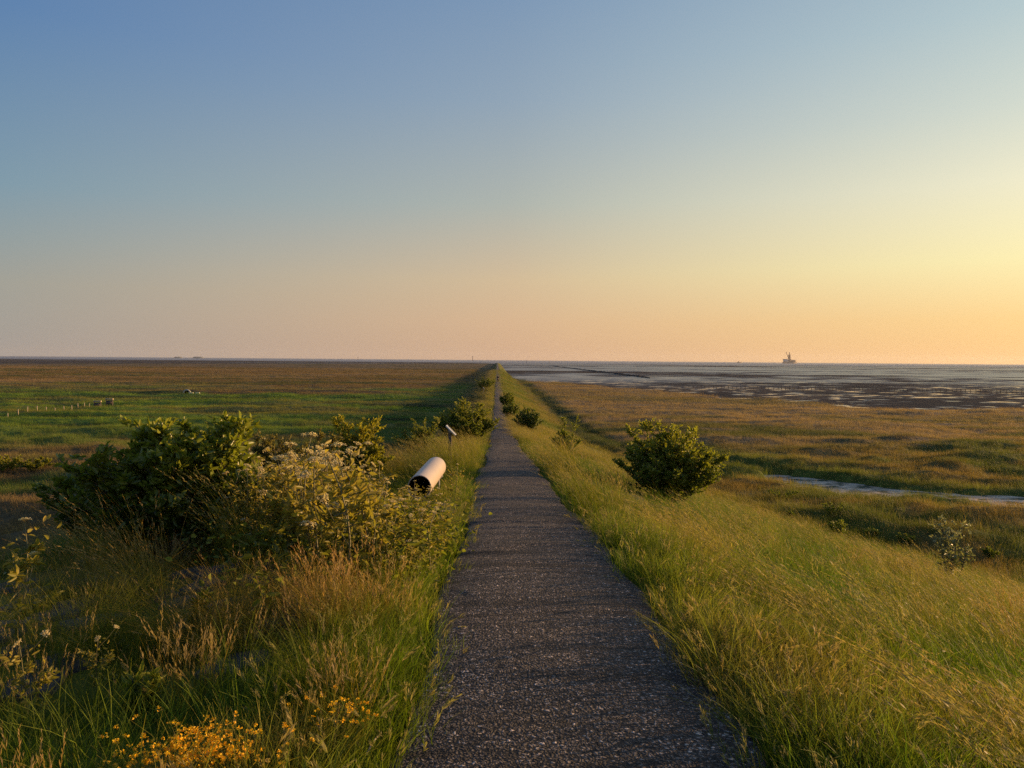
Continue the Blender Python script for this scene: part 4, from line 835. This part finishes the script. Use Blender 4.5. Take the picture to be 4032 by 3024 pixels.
# ------------------------------------------------------------------ fence, gates and culvert on the left marsh
FP = [(8, 418.6), (18.2, 418), (27.5, 415.8), (37.3, 413.6), (46.3, 412.3), (55, 411.7), (64, 410.3), (71.8, 409.6), (78, 408.9), (84.3, 408.4), (89.4, 407.4)]
pts = []
for k, (px, py) in enumerate(FP):
    y_ = lerp(101, 122, k / 10); p = at(px, py, y_); pts.append((p[0], y_, gz(p[0], y_)))
root = empty('pasture_fence', pts[0]); tag(root, 'low fence of grey wooden posts crossing the green marsh at left', 'fence'); o0 = np.array(pts[0])
for k, p in enumerate(pts):
    mb = MB(); q = np.array(p) - o0; mb.tube([q + [0, 0, -.3], q + [rng.normal(0, .02), 0, .86 + rng.normal(0, .08)]], [.06, .05], 7); mb.build('post', M_PALEWOOD, root)
for zz in (.4, .72):
    mb = MB(); mb.tube([np.array(p) - o0 + [0, -.08, zz] for p in pts], .003, 4); mb.build('wire', M_WOOD, root)
for (px, py, y_, lb) in [(97.5, 406.6, 124, 'pale wooden trestle rail at the end of the post fence'), (109.5, 405.2, 127, 'second pale trestle rail, right of the first on the marsh')]:
    p = at(px, py, y_); g_ = gz(p[0], y_); root = empty('trestle_rail', (p[0], y_, g_)); tag(root, lb, 'rail', 'trestle rails on the marsh')
    for s_ in (-1, 1):
        mb = MB(); mb.box((s_ * .5, 0, .4), (.14, .14, 1.5)); mb.build('post', M_WOOD, root)
    mb = MB(); mb.box((0, 0, 1.2), (1.25, .3, .2)); mb.build('rail', M_STRAW, root, bevel=.02)
    mb = MB(); mb.box((0, 0, .62), (.85, .05, .7)); mb.build('board', M_WOOD, root)
M_CONC = plain('pale_concrete', (.42, .40, .33), .8, noise=.2, nscale=3)
cu = at(194.5, 394, 168); cz = gz(cu[0], 165.2); root = empty('culvert', (cu[0], 165.4, cz)); tag(root, 'pale culvert mouth with two white blocks at the end of the marsh ditch', 'culvert')
mb = MB(); th = np.linspace(0, PI, 14); mb.tube([[.75 * math.cos(a_) - .6, 0, .75 * math.sin(a_) + .35] for a_ in th], .16, 8); mb.build('arch', M_CONC, root, True)
mb = MB(); mb.tube([[-.6, .12, .45], [-.6, 2.6, .45]], .62, 16); mb.build('pipe', M_BLACK, root)
for q in (.5, 1.9):
    mb = MB(); mb.box((q, -.5, .28), (1.0, .5, .62), top=.9); mb.build('block', plain('white_block', (.66, .63, .45), .8, noise=.1), root, bevel=.05)

# ------------------------------------------------------------------ groynes on the tidal flat
M_BRUSH = plain('dark_brushwood', (.028, .024, .02), .95, noise=.4, nscale=2)
GP = [(78, 384), (79, 470), (81, 560), (80, 660), (82, 825), (84, 1150)]
mb = MB(); gx = np.interp(np.linspace(384, 1150, 260), [q[1] for q in GP], [q[0] for q in GP]); gy = np.linspace(384, 1150, 260)
hgt = .55 + .5 * fbm(gy / 8, gy * 0, 3, 7) * (fbm(gy / 25, gy * 0, 2, 9) > .33)
mb.tube(np.stack([gx, gy, -.55 + hgt * .35], -1), np.maximum(.05, hgt * .75), 7); o = mb.build('groyne', M_BRUSH); tag(o, 'long dark brushwood groyne running out across the wet flat', 'groyne')
root = empty('groyne_fence', (64, 250, -.55)); tag(root, 'row of short dark stakes along the near edge of the mudflat at right', 'groyne')
sm_ = MB(); sm_.tube([[0, 0, -.2], [0, 0, .9]], [.09, .07], 6); so = sm_.build('stake', M_BRUSH, root); me = so.data
for k in range(1, 84):
    c = so.copy(); COL.objects.link(c); c.parent = root; f = k / 83; c.location = (f * 106 + rng.normal(0, .15), -f * 29 + 4 * math.sin(f * 3), 0); c.scale = (1, 1, rng.uniform(.65, 1.25)); c.rotation_euler = (rng.normal(0, .05), rng.normal(0, .05), 0)
for px, py, lb in [(526.5, 361.6, 'left of two dark stakes far out on the wet flat'), (549.3, 361.6, 'right of two dark stakes far out on the wet flat')]:
    p = at(px, py, 2400); mb = MB(); mb.tube([[0, 0, -.5], [0, 0, 5.5]], [.5, .4], 8); mb.tube([[0, 0, 5.5], [0, 0, 7.5]], [1.3, .2], 8); o = mb.build('navigation_stake', M_BRUSH); o.location = (p[0], 2400, -.55); tag(o, lb, 'stake', 'stakes on the wet flat')

# ------------------------------------------------------------------ far shore: rig, ship, beacons, islets
M_RIG = plain('rig_steel', (.16, .13, .13), .6); M_RIGR = plain('rig_red', (.20, .085, .06), .6); M_RIGW = plain('rig_white', (.42, .43, .44), .5)
Yr = 6000.0; u = Yr / 750
rx0 = at(789.2, 363, Yr)[0]; root = empty('drilling_platform', (rx0, Yr, -.55)); tag(root, 'drilling platform with derrick and crane boom on the horizon', 'platform')
def S(zx, zy): return ((zx - 955) / 13.825 / 3.9375 * u, 0, (948 - zy) / 13.825 / 3.9375 * u)   # from the enlargement, in metres
def rbox(name, x0, x1, z0, z1, d, mat, y=0):
    a_, c_ = S(x0, z0), S(x1, z1); mb = MB(); mb.box(((a_[0] + c_[0]) / 2, y, (a_[2] + c_[2]) / 2), (c_[0] - a_[0], d, c_[2] - a_[2])); return mb.build(name, mat, root)
rbox('hull', 640, 1300, 975, 880, 60, M_RIG)
rbox('deck_house', 660, 865, 878, 730, 40, M_RIGW); rbox('helideck', 625, 850, 728, 706, 38, M_RIG)
rbox('module', 870, 1035, 878, 720, 50, M_RIG, 2); rbox('module', 1060, 1270, 878, 765, 45, M_RIG, -2); rbox('module', 1090, 1230, 763, 748, 20, M_RIG)
dk = MB()                                    # derrick: open lattice, tapering
zb, zt_ = S(0, 718)[2], S(0, 462)[2]; wb, wt = 7.4, 6.0
for s1 in (-1, 1):
    for s2 in (-1, 1): dk.tube([[s1 * wb, s2 * wb, zb], [s1 * wt, s2 * wt, zt_]], .9, 6)
for k in range(8):
    f0, f1 = k / 8, (k + 1) / 8; w0, w1 = lerp(wb, wt, f0), lerp(wb, wt, f1); z0, z1 = lerp(zb, zt_, f0), lerp(zb, zt_, f1)
    for s2 in (-1, 1):
        for (p0, p1) in (((-w0, s2 * w0, z0), (w1, s2 * w1, z1)), ((w0, s2 * w0, z0), (-w1, s2 * w1, z1)), ((s2 * w0, -w0, z0), (s2 * w1, w1, z1)), ((-w1, s2 * w1, z1), (w1, s2 * w1, z1))): dk.tube([p0, p1], .55, 4)
    dk.box((0, 0, (z0 + z1) / 2), (w0 * 1.1, w0 * 1.1, (z1 - z0) * .55))
dk.build('derrick', M_RIGR, root)
mb = MB(); a_, c_ = S(955, 455), S(958, 318); mb.tube([a_, (a_[0], 0, a_[2] + 4), (c_[0], 0, c_[2] - 5), c_], [5.2, 2.6, 3.6, 2.2], 8); mb.build('crown_block', M_RIGR, root)
mb = MB(); a_, c_ = np.array(S(900, 640)), np.array(S(768, 318)); mb.tube([a_, a_ * .5 + c_ * .5, c_], [1.6, 2.4, 2.2], 6); mb.build('crane_boom', M_RIGR, root)
mb = MB(); a_, c_ = S(1275, 765), S(1268, 690); mb.tube([a_, c_], [1.0, .8], 6); mb.build('mast', M_RIGR, root)
for xx in (655, 860, 1060, 1285):
    mb = MB(); a_ = S(xx, 975); mb.tube([[a_[0], -20, -3], [a_[0], -20, S(0, 870)[2]]], 4.0, 10); mb.build('leg', M_RIG, root)
root = empty('cargo_ship', (at(739.5, 362, 7500)[0], 7500, -.55)); tag(root, 'tiny dark ship on the horizon left of the drilling platform', 'ship')
mb = MB(); mb.box((0, 0, 4), (48, 9, 9), top=1.05); mb.build('hull', M_RIG, root); mb = MB(); mb.box((-11, 0, 12.3), (12, 8, 7.4), top=.85); mb.build('bridge', M_RIG, root); mb = MB(); mb.tube([[20, 0, 8], [20, 0, 14]], 1, 6); mb.build('mast', M_RIG, root)
M_BEAC = plain('beacon_steel', (.12, .09, .085), .6)
for (px, y_, h_, lb) in [(472.6, 6000, 38, 'tall thin beacon mast on the horizon left of the path'), (358.0, 7000, 27, 'thin beacon mast on the horizon above the willow bush')]:
    p = at(px, 360, y_); root = empty('beacon_mast', (p[0], y_, -.55)); tag(root, lb, 'beacon', 'beacons on the horizon')
    mb = MB(); mb.tube([[0, 0, -1], [0, 0, h_]], [2.6, 1.8], 8); mb.build('mast', M_BEAC, root); mb = MB(); mb.tube([[0, 0, h_ - 3], [0, 0, h_]], 3.2, 8); mb.build('lantern', M_BEAC, root)
M_ISL = plain('islet_turf', (.14, .15, .14), .9, noise=.15, nscale=.02)
for (px, y_, w_, h_, lb) in [(178.3, 8500, 92, 17, 'left of two low grey islets on the left horizon'), (198.2, 8500, 124, 20, 'right of two low grey islets on the left horizon')]:
    p = at(px, 357, y_); g_ = np.linspace(-1, 1, 25); X_, Y_ = np.meshgrid(g_ * w_ / 2 * 1.1, g_ * w_ / 3); d_ = np.sqrt((X_ / w_ * 2) ** 2 + (Y_ / w_ * 3) ** 2); Z_ = h_ * sstep(1.08, .78, d_) * (.86 + .1 * fbm(X_ / 20, Y_ / 20, 2, 3) + .07 * X_ / w_) - 1
    i = np.arange(24)[:, None] * 25 + np.arange(24)[None]; o = link('islet', mesh_np('islet', np.stack([X_, Y_, Z_], -1).reshape(-1, 3), [np.stack([i, i + 1, i + 26, i + 25], -1).reshape(-1, 4)], True), None, M_ISL, (p[0], y_, -.55)); tag(o, lb, 'islet', 'islets on the horizon')

# ------------------------------------------------------------------ air
HZ = bpy.data.materials.new('haze'); HZ.use_nodes = True; hn = HZ.node_tree.nodes; hn.remove(hn['Principled BSDF'])
pv = hn.new('ShaderNodeVolumePrincipled'); pv.inputs['Color'].default_value = (.93, .95, .97, 1); pv.inputs['Density'].default_value = 3e-5; pv.inputs['Anisotropy'].default_value = .3
HZ.node_tree.links.new(pv.outputs[0], hn['Material Output'].inputs['Volume'])
mb = MB(); mb.box((0, 5400, 49), (30000, 12000, 104)); tag(mb.build('haze', HZ), kind='stuff')
SC.cycles.volume_bounces = 0
